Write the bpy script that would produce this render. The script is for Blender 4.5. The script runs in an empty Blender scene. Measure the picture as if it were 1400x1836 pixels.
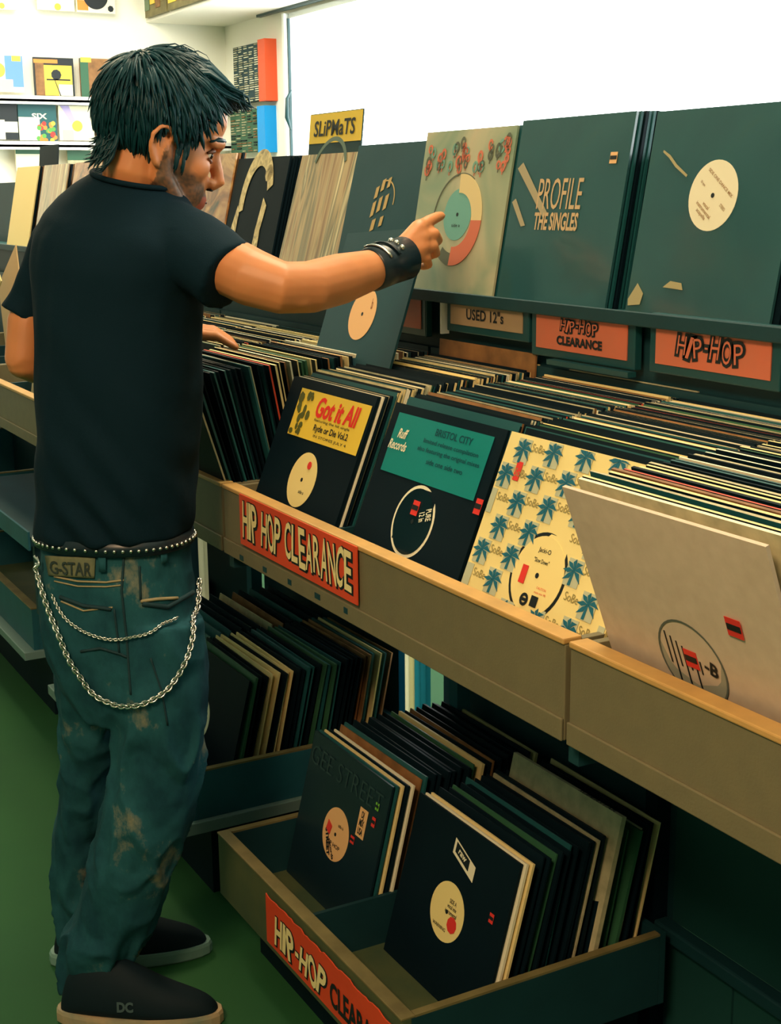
import bpy, bmesh, math, random
import numpy as np
from mathutils import Vector, Matrix, noise
from mathutils.bvhtree import BVHTree
random.seed(7)
S = bpy.context.scene
COL = S.collection
PI = math.pi
def R(d): return math.radians(d)

# ------------------------------------------------------------------ camera
FPX = 2500.0
CAM = Vector((0, 0, 1.45))
ROT = Matrix(((0.48484319, -0.19052289, 0.85359716),
              (0.87454678, 0.11648895, -0.47074224),
              (-0.00974747, 0.97474682, 0.22310005)))
cam = bpy.data.cameras.new('camera'); co = bpy.data.objects.new('camera', cam); COL.objects.link(co)
cam.sensor_fit = 'VERTICAL'; cam.sensor_height = 24.0; cam.lens = 24.0 * FPX / 1836.0
cam.clip_start = 0.05; cam.clip_end = 60
co.matrix_world = Matrix.Translation(CAM) @ ROT.to_4x4()
S.camera = co
def ray(px, py): return ROT @ Vector(((px - 700) / FPX, (918 - py) / FPX, -1.0))
def at(px, py, ax, val):
    """point where the sight line of a photo pixel meets the plane axis = val"""
    r = ray(px, py); i = 'XYZ'.index(ax); return CAM + r * ((val - CAM[i]) / r[i])
FH = Vector((-0.8757, 0.4829, 0)); P0 = Vector((-2.25, .74, 0))
def V(px, py, off=0.0):
    """point on an upright plane through the man, moved off metres away"""
    r = ray(px, py); return CAM + r * (((P0 - CAM).dot(FH) + off) / r.dot(FH))

# ------------------------------------------------------------------ light, exposure
S.view_settings.view_transform = 'Standard'
try: S.view_settings.look = 'None'
except Exception: pass
S.view_settings.exposure = 0.0; S.view_settings.gamma = 1.0; S.view_settings.use_curve_mapping = False
w = bpy.data.worlds.new('world'); S.world = w; w.use_nodes = True
w.node_tree.nodes['Background'].inputs[0].default_value = (0.95, 1.0, 0.97, 1)
w.node_tree.nodes['Background'].inputs[1].default_value = 8.0
def area(name, loc, rot, sx, sy, power, color, portal=False):
    l = bpy.data.lights.new(name, 'AREA'); l.shape = 'RECTANGLE'; l.size = sx; l.size_y = sy
    l.energy = power; l.color = color
    if portal: l.cycles.is_portal = True
    o = bpy.data.objects.new(name, l); COL.objects.link(o); o.location = loc; o.rotation_euler = rot
    return o
area('window_portal', (-3.0, 3.70, 1.75), (R(90), 0, PI), 9.6, 1.6, 1, (1, 1, 1), True)
area('ceiling_lamp_front', (-0.1, -1.0, 2.95), (R(32), R(12), 0), 1.0, .6, 80, (1.0, .66, .38))
area('ceiling_lamp_middle', (-2.3, 1.5, 3.1), (0, 0, 0), 1.2, .4, 46, (1.0, .82, .55))
area('far_counter_fill', (-5.2, .9, 3.1), (0, 0, 0), 1.2, .6, 60, (1.0, .80, .50))  # unseen fill light added to brighten the far end of the display row
area('back_wall_fill', (-7.6, 1.9, 3.1), (0, R(25), 0), 2.0, 1.5, 110, (1.0, .96, .84))  # unseen fill light added to lift the far wall

# ------------------------------------------------------------------ materials
MATS = {}
def mat(name, col, rough=.6, spec=.4, metal=0, coat=0, coat_rough=.1, noise_amt=0, noise_scale=30, col2=None, emit=0, bump=0, bump_scale=200):
    if name in MATS: return MATS[name]
    m = bpy.data.materials.new(name); m.use_nodes = True
    nt = m.node_tree; b = nt.nodes['Principled BSDF']
    b.inputs['Base Color'].default_value = (*col, 1); b.inputs['Roughness'].default_value = rough
    b.inputs['Specular IOR Level'].default_value = spec; b.inputs['Metallic'].default_value = metal
    b.inputs['Coat Weight'].default_value = coat; b.inputs['Coat Roughness'].default_value = coat_rough
    if noise_amt or bump:
        tc = nt.nodes.new('ShaderNodeTexCoord')
    if noise_amt:
        n = nt.nodes.new('ShaderNodeTexNoise'); n.inputs['Scale'].default_value = noise_scale; n.inputs['Detail'].default_value = 6
        r = nt.nodes.new('ShaderNodeValToRGB'); c2 = col2 or tuple(c * .5 for c in col)
        r.color_ramp.elements[0].position = .5 - noise_amt / 2; r.color_ramp.elements[1].position = .5 + noise_amt / 2
        r.color_ramp.elements[0].color = (*c2, 1); r.color_ramp.elements[1].color = (*col, 1)
        nt.links.new(tc.outputs['Object'], n.inputs['Vector']); nt.links.new(n.outputs['Fac'], r.inputs['Fac'])
        nt.links.new(r.outputs['Color'], b.inputs['Base Color'])
    if bump:
        n2 = nt.nodes.new('ShaderNodeTexNoise'); n2.inputs['Scale'].default_value = bump_scale; n2.inputs['Detail'].default_value = 4
        bp = nt.nodes.new('ShaderNodeBump'); bp.inputs['Strength'].default_value = bump; bp.inputs['Distance'].default_value = .002
        nt.links.new(tc.outputs['Object'], n2.inputs['Vector']); nt.links.new(n2.outputs['Fac'], bp.inputs['Height'])
        nt.links.new(bp.outputs['Normal'], b.inputs['Normal'])
    if emit:
        b.inputs['Emission Color'].default_value = (*col, 1); b.inputs['Emission Strength'].default_value = emit
    MATS[name] = m
    return m
def s2l(r, g, b):
    f = lambda c: (c / 255 / 12.92) if c <= 10 else ((c / 255 + .055) / 1.055) ** 2.4
    return (f(r), f(g), f(b))
BLACK = mat('black_card', (.0025, .012, .019), .55, .1, noise_amt=.5, noise_scale=9, col2=(.002, .009, .015))
BLACKG = mat('black_gloss_card', (.006, .024, .034), .4, .35, coat=.15, coat_rough=.2, noise_amt=.6, noise_scale=7, col2=(.004, .016, .025))
CREAM = mat('cream_card', (.82, .66, .30), .6)
WHITE = mat('white_card', (.85, .80, .58), .6)
PALE = mat('pale_worn_card', (.55, .50, .30), .65, noise_amt=.4, noise_scale=40, col2=(.35, .33, .2))
BROWN = mat('brown_card', (.32, .15, .05), .6, noise_amt=.4, noise_scale=25)
RED = mat('red_card', (.62, .07, .03), .5)
TEALC = mat('teal_card', (.01, .09, .10), .5)
GREENC = mat('green_card', (.03, .12, .06), .5)
GREYW = mat('grey_white_card', (.66, .53, .40), .65, noise_amt=.5, noise_scale=60, col2=(.58, .46, .34))
LABEL = mat('cream_label', (.90, .74, .30), .5)
PEACH = mat('peach_label', (.85, .50, .22), .5)
BLACK_HAZE = mat('haze_tinted_black_plastic', (.010, .062, .080), .45, .25, noise_amt=.6, noise_scale=5, col2=(.007, .048, .062))  # black lightened towards teal, window haze put into the colour
INK = mat('black_ink', (.006, .012, .015), .5)
INKRED = mat('red_ink', (.75, .04, .03), .5)
SIGNRED = mat('orange_red_card', (.75, .075, .022), .5, noise_amt=.5, noise_scale=8, col2=(.62, .06, .02))
SIGNPINK = mat('faded_coral_card', (.62, .14, .07), .5, noise_amt=.6, noise_scale=14, col2=(.50, .16, .09))
SIGNTAN = mat('faded_tan_card', (.34, .24, .14), .5)
LETTER = mat('cream_lettering', (.90, .76, .36), .5)
YELLOW = mat('yellow_card', (.85, .60, .06), .5)
TEALP = mat('turquoise_paper', (.0, .22, .21), .5)
VINYL = mat('vinyl', (.004, .018, .024), .18, .5)
BOARD = mat('painted_board', (.18, .158, .085), .55, .3, noise_amt=.5, noise_scale=30, col2=(.155, .138, .078), bump=.15, bump_scale=300)
LIPM = mat('worn_wood_lip', (.62, .36, .11), .5, .3, noise_amt=.5, noise_scale=20, col2=(.45, .27, .09))
DARKB = mat('dark_board', (.007, .048, .060), .55, .35, noise_amt=.5, noise_scale=12, col2=(.005, .036, .046))
BLUEB = mat('blue_grey_board', (.02, .13, .17), .5, .35, noise_amt=.5, noise_scale=10, col2=(.015, .09, .12))
OLIVEB = mat('olive_board', (.10, .12, .05), .55, .3, noise_amt=.5, noise_scale=12, col2=(.05, .085, .045))
OLIVEL = mat('olive_lip', (.24, .20, .08), .55, .3, noise_amt=.5, noise_scale=15)
PANEL = mat('dark_teal_panel', (.012, .07, .065), .5, .35, noise_amt=.5, noise_scale=3, col2=(.009, .052, .05))
FLOORM = mat('green_floor', (.022, .105, .030), .7, .15, noise_amt=.7, noise_scale=2.2, col2=(.014, .075, .028))
WALLM = mat('cream_wall', (.90, .87, .74), .8); DIMW = mat('dark_green_wall', (.20, .28, .22), .8)
CEILM = mat('ceiling_paint', (.88, .84, .72), .8)
WHITEM = mat('white_metal', (.85, .86, .82), .4)
METAL = mat('bright_steel', (.75, .75, .68), .25, .5, metal=1)

def glass_mat():
    m = bpy.data.materials.new('window_glass'); m.use_nodes = True; nt = m.node_tree
    nt.nodes.remove(nt.nodes['Principled BSDF']); out = nt.nodes['Material Output']
    t = nt.nodes.new('ShaderNodeBsdfTransparent'); g = nt.nodes.new('ShaderNodeBsdfGlossy'); g.inputs['Roughness'].default_value = .02
    mx = nt.nodes.new('ShaderNodeMixShader'); mx.inputs[0].default_value = .04
    nt.links.new(t.outputs[0], mx.inputs[1]); nt.links.new(g.outputs[0], mx.inputs[2]); nt.links.new(mx.outputs[0], out.inputs[0])
    return m
GLASS = glass_mat()
def ramp_mat(name, kind, scale, stops, rough=.35, coat=.6, stretch=(1, 1, 1), dist=3.0, detail=4, rot=(0, 0, 0)):
    m = bpy.data.materials.new(name); m.use_nodes = True; nt = m.node_tree; b = nt.nodes['Principled BSDF']
    tc = nt.nodes.new('ShaderNodeTexCoord'); mp = nt.nodes.new('ShaderNodeMapping'); mp.inputs['Scale'].default_value = stretch; mp.inputs['Rotation'].default_value = rot
    nt.links.new(tc.outputs['Object'], mp.inputs['Vector'])
    if kind == 'wave':
        t = nt.nodes.new('ShaderNodeTexWave'); t.inputs['Distortion'].default_value = dist; t.inputs['Detail'].default_value = detail
    elif kind == 'voronoi':
        t = nt.nodes.new('ShaderNodeTexVoronoi')
    else:
        t = nt.nodes.new('ShaderNodeTexNoise'); t.inputs['Detail'].default_value = detail; t.inputs['Distortion'].default_value = dist
    t.inputs['Scale'].default_value = scale
    nt.links.new(mp.outputs['Vector'], t.inputs['Vector'])
    r = nt.nodes.new('ShaderNodeValToRGB')
    while len(r.color_ramp.elements) < len(stops): r.color_ramp.elements.new(.5)
    for e, (p, c) in zip(r.color_ramp.elements, stops): e.position = p; e.color = (*c, 1)
    nt.links.new(t.outputs['Color' if kind == 'voronoi' else 'Fac'], r.inputs['Fac']); nt.links.new(r.outputs['Color'], b.inputs['Base Color'])
    b.inputs['Roughness'].default_value = rough; b.inputs['Coat Weight'].default_value = coat; b.inputs['Coat Roughness'].default_value = .12
    return m

# ------------------------------------------------------------------ mesh helpers
class MB:
    def __init__(s): s.v = []; s.f = []; s.m = []
    def add(s, vs, fs, mi=0):
        k = len(s.v); s.v += [tuple(v) for v in vs]; s.f += [tuple(i + k for i in f) for f in fs]; s.m += [mi] * len(fs); return s
    def box(s, x0, x1, y0, y1, z0, z1, mi=0):
        vs = [(x, y, z) for x in (x0, x1) for y in (y0, y1) for z in (z0, z1)]
        return s.add(vs, [(0, 1, 3, 2), (4, 6, 7, 5), (0, 4, 5, 1), (2, 3, 7, 6), (0, 2, 6, 4), (1, 5, 7, 3)], mi)
    def rings(s, rr, mi=0, cap=True):
        n = len(rr[0]); vs = [p for r in rr for p in r]; fs = []
        for i in range(len(rr) - 1):
            for j in range(n):
                fs.append((i * n + j, i * n + (j + 1) % n, (i + 1) * n + (j + 1) % n, (i + 1) * n + j))
        if cap: fs.append(tuple(range(n))[::-1]); fs.append(tuple(range((len(rr) - 1) * n, len(rr) * n)))
        return s.add(vs, fs, mi)
    def tube(s, pts, rad, n=10, mi=0, round_ends=False, flat=None):
        pts = [Vector(p) for p in pts]; rad = rad if isinstance(rad, (list, tuple)) else [rad] * len(pts)
        rr = []; up = Vector((0, 0, 1)); prev = None
        P = list(zip(pts, rad))
        if round_ends:
            d0 = (pts[0] - pts[1]).normalized(); d1 = (pts[-1] - pts[-2]).normalized(); a, b = rad[0], rad[-1]
            P = [(pts[0] + d0 * a * .95, a * .3), (pts[0] + d0 * a * .7, a * .72)] + P + [(pts[-1] + d1 * b * .7, b * .72), (pts[-1] + d1 * b * .95, b * .3)]
        for i, (p, r) in enumerate(P):
            a = P[max(i - 1, 0)][0]; c = P[min(i + 1, len(P) - 1)][0]; t = (c - a).normalized()
            if prev is None:
                u = t.cross(up)
                if u.length < .2: u = t.cross(Vector((1, 0, 0)))
            else: u = prev - t * prev.dot(t)
            u.normalize(); prev = u.copy(); v = t.cross(u)
            k = flat or 1
            rr.append([p + u * (r * math.cos(2 * PI * j / n)) + v * (r * k * math.sin(2 * PI * j / n)) for j in range(n)])
        return s.rings(rr, mi)
    def ell(s, c, ax, n=20, m=12, mi=0):
        """ellipsoid, ax = three axis vectors"""
        c = Vector(c); a, b, d = [Vector(x) for x in ax]
        rr = []
        for i in range(m + 1):
            th = -PI / 2 + PI * (i + .0) / m
            th = max(min(th, PI / 2 - .08), -PI / 2 + .08)
            rr.append([c + (a * math.cos(2 * PI * j / n) + b * math.sin(2 * PI * j / n)) * math.cos(th) + d * math.sin(th) for j in range(n)])
        return s.rings(rr, mi)
    def disc(s, cx, cz, r, y, mi=0, n=40, rin=0, a0=0, a1=2 * PI, rz=None, th=.0004):
        rz = rz or r; k = rin / r; fs = []; vs = []
        full = abs(a1 - a0 - 2 * PI) < 1e-6; N = n if full else n + 1
        for i in range(N):
            a = a0 + (a1 - a0) * i / n
            for q in (1, k if rin else 0.0):
                for yy in (y, y + th): vs.append((cx + r * q * math.cos(a), yy, cz + rz * q * math.sin(a)))
        for i in range(n):
            j = (i + 1) % N; A = i * 4; B = j * 4
            fs += [(A, A + 2, B + 2, B), (A + 1, B + 1, B + 3, A + 3), (A, B, B + 1, A + 1)]
            if rin: fs.append((A + 2, A + 3, B + 3, B + 2))
        return s.add(vs, fs, mi)
    def poly(s, pts, y, mi=0, th=.0004):
        n = len(pts); vs = [(a, y, b) for a, b in pts] + [(a, y + th, b) for a, b in pts]
        return s.add(vs, [tuple(range(n)), tuple(range(2 * n - 1, n - 1, -1))] + [(i, (i + 1) % n, n + (i + 1) % n, n + i) for i in range(n)], mi)
    def rect(s, x0, x1, z0, z1, y, mi=0): return s.poly([(x0, z0), (x1, z0), (x1, z1), (x0, z1)], y, mi)
    def mesh(s, name, mats, smooth=False):
        me = bpy.data.meshes.new(name); me.from_pydata(s.v, [], s.f)
        for m in (mats if isinstance(mats, (list, tuple)) else [mats]): me.materials.append(m)
        me.polygons.foreach_set('material_index', s.m)
        bm = bmesh.new(); bm.from_mesh(me); bmesh.ops.recalc_face_normals(bm, faces=bm.faces); bm.to_mesh(me); bm.free()
        if smooth: me.polygons.foreach_set('use_smooth', [True] * len(me.polygons))
        return me
    def build(s, name, mats, parent=None, smooth=False, loc=None, bevel=0):
        return link(name, s.mesh(name, mats, smooth), parent, loc, bevel)
def link(name, me, parent=None, loc=None, bevel=0):
    o = bpy.data.objects.new(name, me); COL.objects.link(o)
    if parent: o.parent = parent
    if loc is not None: o.location = loc
    if bevel:
        b = o.modifiers.new('bevel', 'BEVEL'); b.width = bevel; b.segments = 2; b.limit_method = 'ANGLE'
    return o
def empty(name, loc=(0, 0, 0), rot=(0, 0, 0)):
    o = bpy.data.objects.new(name, None); COL.objects.link(o); o.location = loc; o.rotation_euler = rot; o.empty_display_size = .05
    return o
def tag(o, label, cat, group=None, kind=None):
    o['label'] = label; o['category'] = cat
    if group: o['group'] = group
    if kind: o['kind'] = kind
    return o
def struct(o): o['kind'] = 'structure'; return o
_tc = {}
def text_mesh(body, bold=0, ext=.0):
    key = (body, round(bold, 4), ext)
    if key in _tc: return _tc[key]
    cu = bpy.data.curves.new('txt', 'FONT'); cu.body = body; cu.align_x = 'CENTER'; cu.align_y = 'CENTER'; cu.size = 1; cu.offset = bold; cu.extrude = ext; cu.resolution_u = 3
    cu.space_line = .9
    o = bpy.data.objects.new('txt', cu); COL.objects.link(o)
    dg = bpy.context.evaluated_depsgraph_get(); me = bpy.data.meshes.new_from_object(o.evaluated_get(dg))
    vs = np.empty(len(me.vertices) * 3); me.vertices.foreach_get('co', vs); vs = vs.reshape(-1, 3)
    fs = [tuple(p.vertices) for p in me.polygons]
    bpy.data.objects.remove(o); bpy.data.curves.remove(cu); bpy.data.meshes.remove(me)
    _tc[key] = (vs, fs); return _tc[key]
def text_into(mb, body, cx, cz, wd, ht, y, mi=0, bold=0, rot=0, shear=0, jit=0, warp=None):
    """lay lettering in the local X-Z plane facing -Y, fitted to a box"""
    vs, fs = text_mesh(body, bold); vs = vs.copy()
    lo, hi = vs.min(0), vs.max(0); sz = np.maximum(hi - lo, 1e-6); mid = (lo + hi) / 2
    x = (vs[:, 0] - mid[0]) / sz[0] * wd; z = (vs[:, 1] - mid[1]) / sz[1] * ht
    if warp: z = z + warp(x)
    x = x + shear * z
    c, s_ = math.cos(rot), math.sin(rot)
    X = cx + x * c - z * s_; Z = cz + x * s_ + z * c
    mb.add([(a, y, b) for a, b in zip(X, Z)], fs, mi)
    return mb

def jumble(mb, body, cx, cz, wd, ht, y, mi=0, bold=0, amp=1.0, seed=1, grow=0):
    """hand-drawn lettering: every letter has its own tilt and height"""
    rnd = random.Random(seed); wts = [.45 if c in 'I1i' else .55 if c in '- .' else 1 for c in body]; tot = sum(wts); x = -wd / 2
    for c, w_ in zip(body, wts):
        lw = wd * w_ / tot; h_ = ht * (1 + amp * rnd.uniform(-.16, .12)); dz = amp * rnd.uniform(-.05, .06) * ht; ro = amp * rnd.uniform(-.12, .12); sh_ = amp * rnd.uniform(-.12, .2)
        if c == '-': text_into(mb, '-', cx + x + lw / 2, cz + dz, lw * .7 + grow, ht * .16 + grow, y, mi, bold)
        elif c != ' ': text_into(mb, c, cx + x + lw / 2, cz + dz, lw * .88 + grow, h_ + grow, y, mi, bold, ro, sh_)
        x += lw
    return mb

def remesh(name, mb, voxel, mats, smooth_it=4):
    me = mb.mesh(name, mats); o = bpy.data.objects.new(name, me); COL.objects.link(o)
    m = o.modifiers.new('r', 'REMESH'); m.mode = 'VOXEL'; m.voxel_size = voxel; m.adaptivity = 0
    dg = bpy.context.evaluated_depsgraph_get(); dg.update()
    me2 = bpy.data.meshes.new_from_object(o.evaluated_get(dg)); bpy.data.objects.remove(o); bpy.data.meshes.remove(me)
    me2.name = name
    n = len(me2.vertices); co_ = np.empty(n * 3); me2.vertices.foreach_get('co', co_); co_ = co_.reshape(-1, 3)
    ed = np.empty(len(me2.edges) * 2, int); me2.edges.foreach_get('vertices', ed); ed = ed.reshape(-1, 2)
    deg = np.bincount(ed.ravel(), minlength=n)[:, None]
    for it in range(smooth_it):
        acc = np.zeros_like(co_); np.add.at(acc, ed[:, 0], co_[ed[:, 1]]); np.add.at(acc, ed[:, 1], co_[ed[:, 0]])
        co_ = co_ * .45 + .55 * acc / deg
    me2.vertices.foreach_set('co', co_.ravel()); me2.update()
    me2.polygons.foreach_set('use_smooth', [True] * len(me2.polygons))
    me2.materials.clear()
    for q in (mats if isinstance(mats, (list, tuple)) else [mats]): me2.materials.append(q)
    return me2
def displace(me, fn):
    n = len(me.vertices); nr = [v.normal.copy() for v in me.vertices]
    for v, k in zip(me.vertices, nr):
        d = fn(v.co, k)
        if d: v.co += k * d
    me.update()

# ------------------------------------------------------------------ setting
XB, YW, ZC = -9.0, 3.75, 3.2
struct(MB().box(XB - .2, 3, -2.5, YW + .2, -.05, 0).build('floor', FLOORM))
struct(MB().box(XB - .2, 3, -2.5, YW + .2, ZC, ZC + .1).build('ceiling', CEILM))
struct(MB().box(XB - .15, XB, -2.5, YW + .2, 0, ZC).build('wall_back', WALLM))
struct(MB().box(XB, 3, -2.6, -2.5, 0, ZC).build('wall_left', DIMW))
struct(MB().box(3, 3.1, -2.5, YW + .2, 0, ZC).build('wall_front', DIMW))
WX0, WX1, WZ0, WZ1 = at(520, 100, 'Y', YW).x, 2.6, .95, 2.50
mb = MB().box(XB, WX0, YW, YW + .15, 0, ZC).box(WX1, 3, YW, YW + .15, 0, ZC).box(WX0, WX1, YW, YW + .15, 0, WZ0).box(WX0, WX1, YW, YW + .15, WZ1, ZC)
struct(mb.build('wall_right', WALLM))
# lowered bay over the window
_s = at(262, 38, 'X', XB); SY = _s.y
struct(MB().box(XB, 3, SY, YW, 2.53, ZC).build('ceiling_soffit', CEILM))
DARKF = mat('dark_window_frame', (.012, .05, .055), .4)
win = empty('window_1', (WX0, YW, 0)); win['kind'] = 'structure'
fr = MB()
for z in (WZ0, WZ1 - .03): fr.box(0, WX1 - WX0, -.02, .1, z, z + .03)
fr.box(0, .03, -.05, -.0, WZ0, WZ1).box(WX1 - WX0 - .04, WX1 - WX0, -.02, .1, WZ0, WZ1)
fr.build('frame', WHITEM, win)
MB().box(.03, .042, -.03, -.015, WZ0 + .03, WZ1 - .03).build('gasket', DARKF, win)
MB().box(-.35, 1.2, -.06, -.03, WZ1 + .015, WZ1 + .045).build('curtain_rail', DARKF, win)
MB().box(.055, WX1 - WX0 - .04, .04, .046, WZ0 + .03, WZ1 - .03).build('pane', GLASS, win)
h = at(524, 195, 'Y', YW - .04)
MB().tube([(.07, -.03, h.z + .11), (.07, -.06, h.z + .06), (.085, -.07, h.z - .05), (.07, -.04, h.z - .12)], [.006, .01, .014, .006], 8).build('window_handle', DARKF, win, True)
MB().box(0, WX1 - WX0, -.16, .0, WZ0 - .03, WZ0).build('window_sill', WHITEM, win)

# ------------------------------------------------------------------ upper record bins
YF, YB = .915, 1.345
ZT = .948
def bin_unit(x0, x1, label, lipmat=LIPM, board=BOARD):
    u = empty('record_bin', (x0, YF, 0)); L = x1 - x0; D = YB - YF
    MB().box(0, L, 0, .014, .822, .940).box(0, L, -.004, 0, .822, .850).build('front_board', board, u, bevel=.0015)
    MB().box(0, L, -.003, .024, .940, ZT).build('top_lip', lipmat, u, bevel=.002)
    MB().box(0, L, .014, D, .826, .842).build('bin_floor', DARKB, u)
    MB().box(0, L, D, D + .014, .826, 1.165).build('back_board', DARKB, u)
    for a in (0, L - .012): MB().box(a, a + .012, .024, D, .842, .944).build('end_panel', BOARD, u, bevel=.001)
    for k in (1, 2): MB().box(L * k / 3 - .004, L * k / 3 + .004, .03, D, .842, .93).build('divider', DARKB, u)
    tag(u, label, 'record bin', 'upper record bins in one long counter')
    return u
UX = [(-1.235, -.205), (-2.275, -1.245), (-3.315, -2.285), (-4.355, -3.325), (-5.395, -4.365), (-6.435, -5.405)]
ul = ['tan upper record bin holding the grey sleeve, nearest the right edge', 'tan upper record bin with the orange hip hop clearance sign',
      'upper record bin directly behind the man at the counter', 'upper record bin seen left of the man below his elbow',
      'upper record bin far left beyond the man, second from the end', 'farthest upper record bin at the end of the counter']
for (a, b), l in zip(UX, ul): bin_unit(a, b, l)
# clearance sign on the front board
def card_sign(name, w_, h_, loc, cardm, lines, label, outline=True, rot=(0, 0, 0), frame=None, jag=False, cat='sign', group=None, lw=.9):
    o = empty(name, loc, rot)
    if jag:
        rnd = random.Random(4); n = 46
        top = [(-w_ / 2 + w_ * i / n, h_ / 2 + rnd.uniform(-.003, .003)) for i in range(n, -1, -1)]
        MB().poly([(-w_ / 2, -h_ / 2), (w_ / 2, -h_ / 2)] + top, 0, 0, .002).build('card', cardm, o)
    else: MB().box(-w_ / 2, w_ / 2, 0, .002, -h_ / 2, h_ / 2).build('card', cardm, o)
    m = MB(); m2 = MB()
    for body, cx, cz, tw, th, col, bold in lines:
        if outline: jumble(m2, body, cx + .0012, cz - .0012, tw, th, -.0006, 0, bold + .05, amp=lw, seed=5, grow=.0055)
        jumble(m, body, cx, cz, tw, th, -.0014, 0, bold, amp=lw, seed=5)
    if outline: m2.build('letter_outline', INK, o)
    m.build('lettering', lines[0][5], o)
    return tag(o, label, cat, group)
card_sign('clearance_sign', .437, .089, (-1.970, YF - .0065, .902), SIGNRED, [('HIP HOP CLEARANCE', 0, .002, .41, .064, LETTER, .014)],
          'orange-red HIP HOP CLEARANCE sign on the tan front board of the upper bins', lw=.45)
tape = MB(); rnd = random.Random(9)
for k in range(5): x = -2.2 + k * .1; tape.box(x, x + rnd.uniform(.012, .02), -.0008 + YF - .004, YF - .004, .826 + .002 * k, .835 + .002 * k)
tag(tape.build('staple_row', DARKB), 'row of small dark staples along the bottom flange under the clearance sign', 'staples')

# ------------------------------------------------------------------ sleeves
SL = .312
_sm = {}
def sleeve_mesh(m, t=.0042, w_=SL, h_=SL, puff=0.0, edge=None):
    key = (m.name, edge and edge.name, round(t, 4), w_, h_, puff)
    if key in _sm: return _sm[key]
    b = MB(); c = .0012; hw = w_ / 2; T = t / 2
    nx, nz = (2, 2) if not puff else (8, 8)
    def pt(i, j, s): # gently swollen card faces with thin edges
        u = i / nx; v = j / nz; x = -hw + w_ * u; z = h_ * v
        e = min(1, min(u, 1 - u, v, 1 - v) * 6)
        return (x, s * (T * .75 + T * .25 * e + puff * math.sin(PI * u) * math.sin(PI * v)), z)
    vs = []; fs = []; N = (nx + 1) * (nz + 1)
    for s in (-1, 1):
        for j in range(nz + 1):
            for i in range(nx + 1): vs.append(pt(i, j, s))
    q = lambda i, j, s: (N if s > 0 else 0) + j * (nx + 1) + i
    for j in range(nz):
        for i in range(nx):
            fs.append((q(i, j, -1), q(i + 1, j, -1), q(i + 1, j + 1, -1), q(i, j + 1, -1))); fs.append((q(i, j, 1), q(i, j + 1, 1), q(i + 1, j + 1, 1), q(i + 1, j, 1)))
    for i in range(nx):
        for j in (0, nz): fs.append((q(i, j, -1), q(i + 1, j, -1), q(i + 1, j, 1), q(i, j, 1)))
    for j in range(nz):
        for i in (0, nx): fs.append((q(i, j, -1), q(i, j + 1, -1), q(i, j + 1, 1), q(i, j, 1)))
    b.add(vs, fs); nf = 2 * nx * nz
    if edge: b.m = [0] * nf + [1] * (len(fs) - nf)
    _sm[key] = b.mesh('record_sleeve', [m, edge] if edge else m); return _sm[key]
def place(o, x, y, z, lean, yaw=0, roll=0):
    """bottom centre at x,y,z; lean back (+) in degrees"""
    o.location = (x, y, z); o.rotation_euler = (R(-lean), R(roll), R(yaw)); return o
BULK = MB(); BULKM = []
def plain(x, y, z, lean, m, label, group, t=.0042, yaw=0, roll=0, w_=SL, h_=SL, puff=0, bulk=False, edge=None):
    if bulk:      # the sleeves beyond the 300 nearest: one object
        me = sleeve_mesh(m, t, w_, h_, puff, edge); M_ = Matrix.Translation((x, y, z)) @ (Matrix.Rotation(R(yaw), 4, 'Z') @ Matrix.Rotation(R(roll), 4, 'Y') @ Matrix.Rotation(R(-lean), 4, 'X'))
        for q in me.materials:
            if q not in BULKM: BULKM.append(q)
        for p in me.polygons: BULK.add([M_ @ me.vertices[i].co for i in p.vertices], [tuple(range(len(p.vertices)))], BULKM.index(me.materials[p.material_index]))
        return
    o = link('record_sleeve', sleeve_mesh(m, t, w_, h_, puff, edge)); place(o, x, y, z, lean, yaw, roll)
    return tag(o, label, 'record', group)
def sleeve(x, y, z, lean, m, label, t=.005, yaw=0, roll=0, group=None, name='record_sleeve', puff=.0, w_=SL, h_=SL):
    o = empty(name, (x, y, z)); place(o, x, y, z, lean, yaw, roll)
    link('jacket', sleeve_mesh(m, t, w_, h_, puff), o)
    return tag(o, label, 'record', group)
YS = -.0034   # just in front of a jacket face
def centre_label(o, lm, r=.05, cz=SL / 2, cx=0, lines=(), rim=None, y=YS, texty=0, ink=INK, rot=0):
    l = MB().disc(cx, cz, r, y).build('disc_label', lm, o)
    if rim: MB().disc(cx, cz, r + .005, y + .0006, rin=r - .001).build('sleeve_hole', rim, o)
    MB().disc(cx, cz, .0036, y - .0005, n=16).build('spindle_hole', INK, l)
    if lines:
        m = MB()
        for (b, dx, dz, tw, th) in lines:
            c_, s_ = math.cos(rot), math.sin(rot)
            text_into(m, b, cx + dx * c_ - dz * s_, cz + dx * s_ + dz * c_, tw, th, y - .0006, 0, .01, rot)
        m.build('label_print', ink, l)
    return l
def sticker(o, x, z, w_, h_, m, y=YS, rot=0, bars=True):
    c, s_ = math.cos(rot), math.sin(rot)
    f = lambda a, b: (x + a * c - b * s_, z + a * s_ + b * c)
    q = MB().poly([f(-w_ / 2, -h_ / 2), f(w_ / 2, -h_ / 2), f(w_ / 2, h_ / 2), f(-w_ / 2, h_ / 2)], y - .0004).build('price_sticker', m, o)
    if bars:
        MB().poly([f(-w_ * .45, -h_ * .15), f(w_ * .45, -h_ * .15), f(w_ * .45, h_ * .18), f(-w_ * .45, h_ * .18)], y - .0009).build('printed_bar', INK, q)
    return q
FZ = .843  # bin floor
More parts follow.
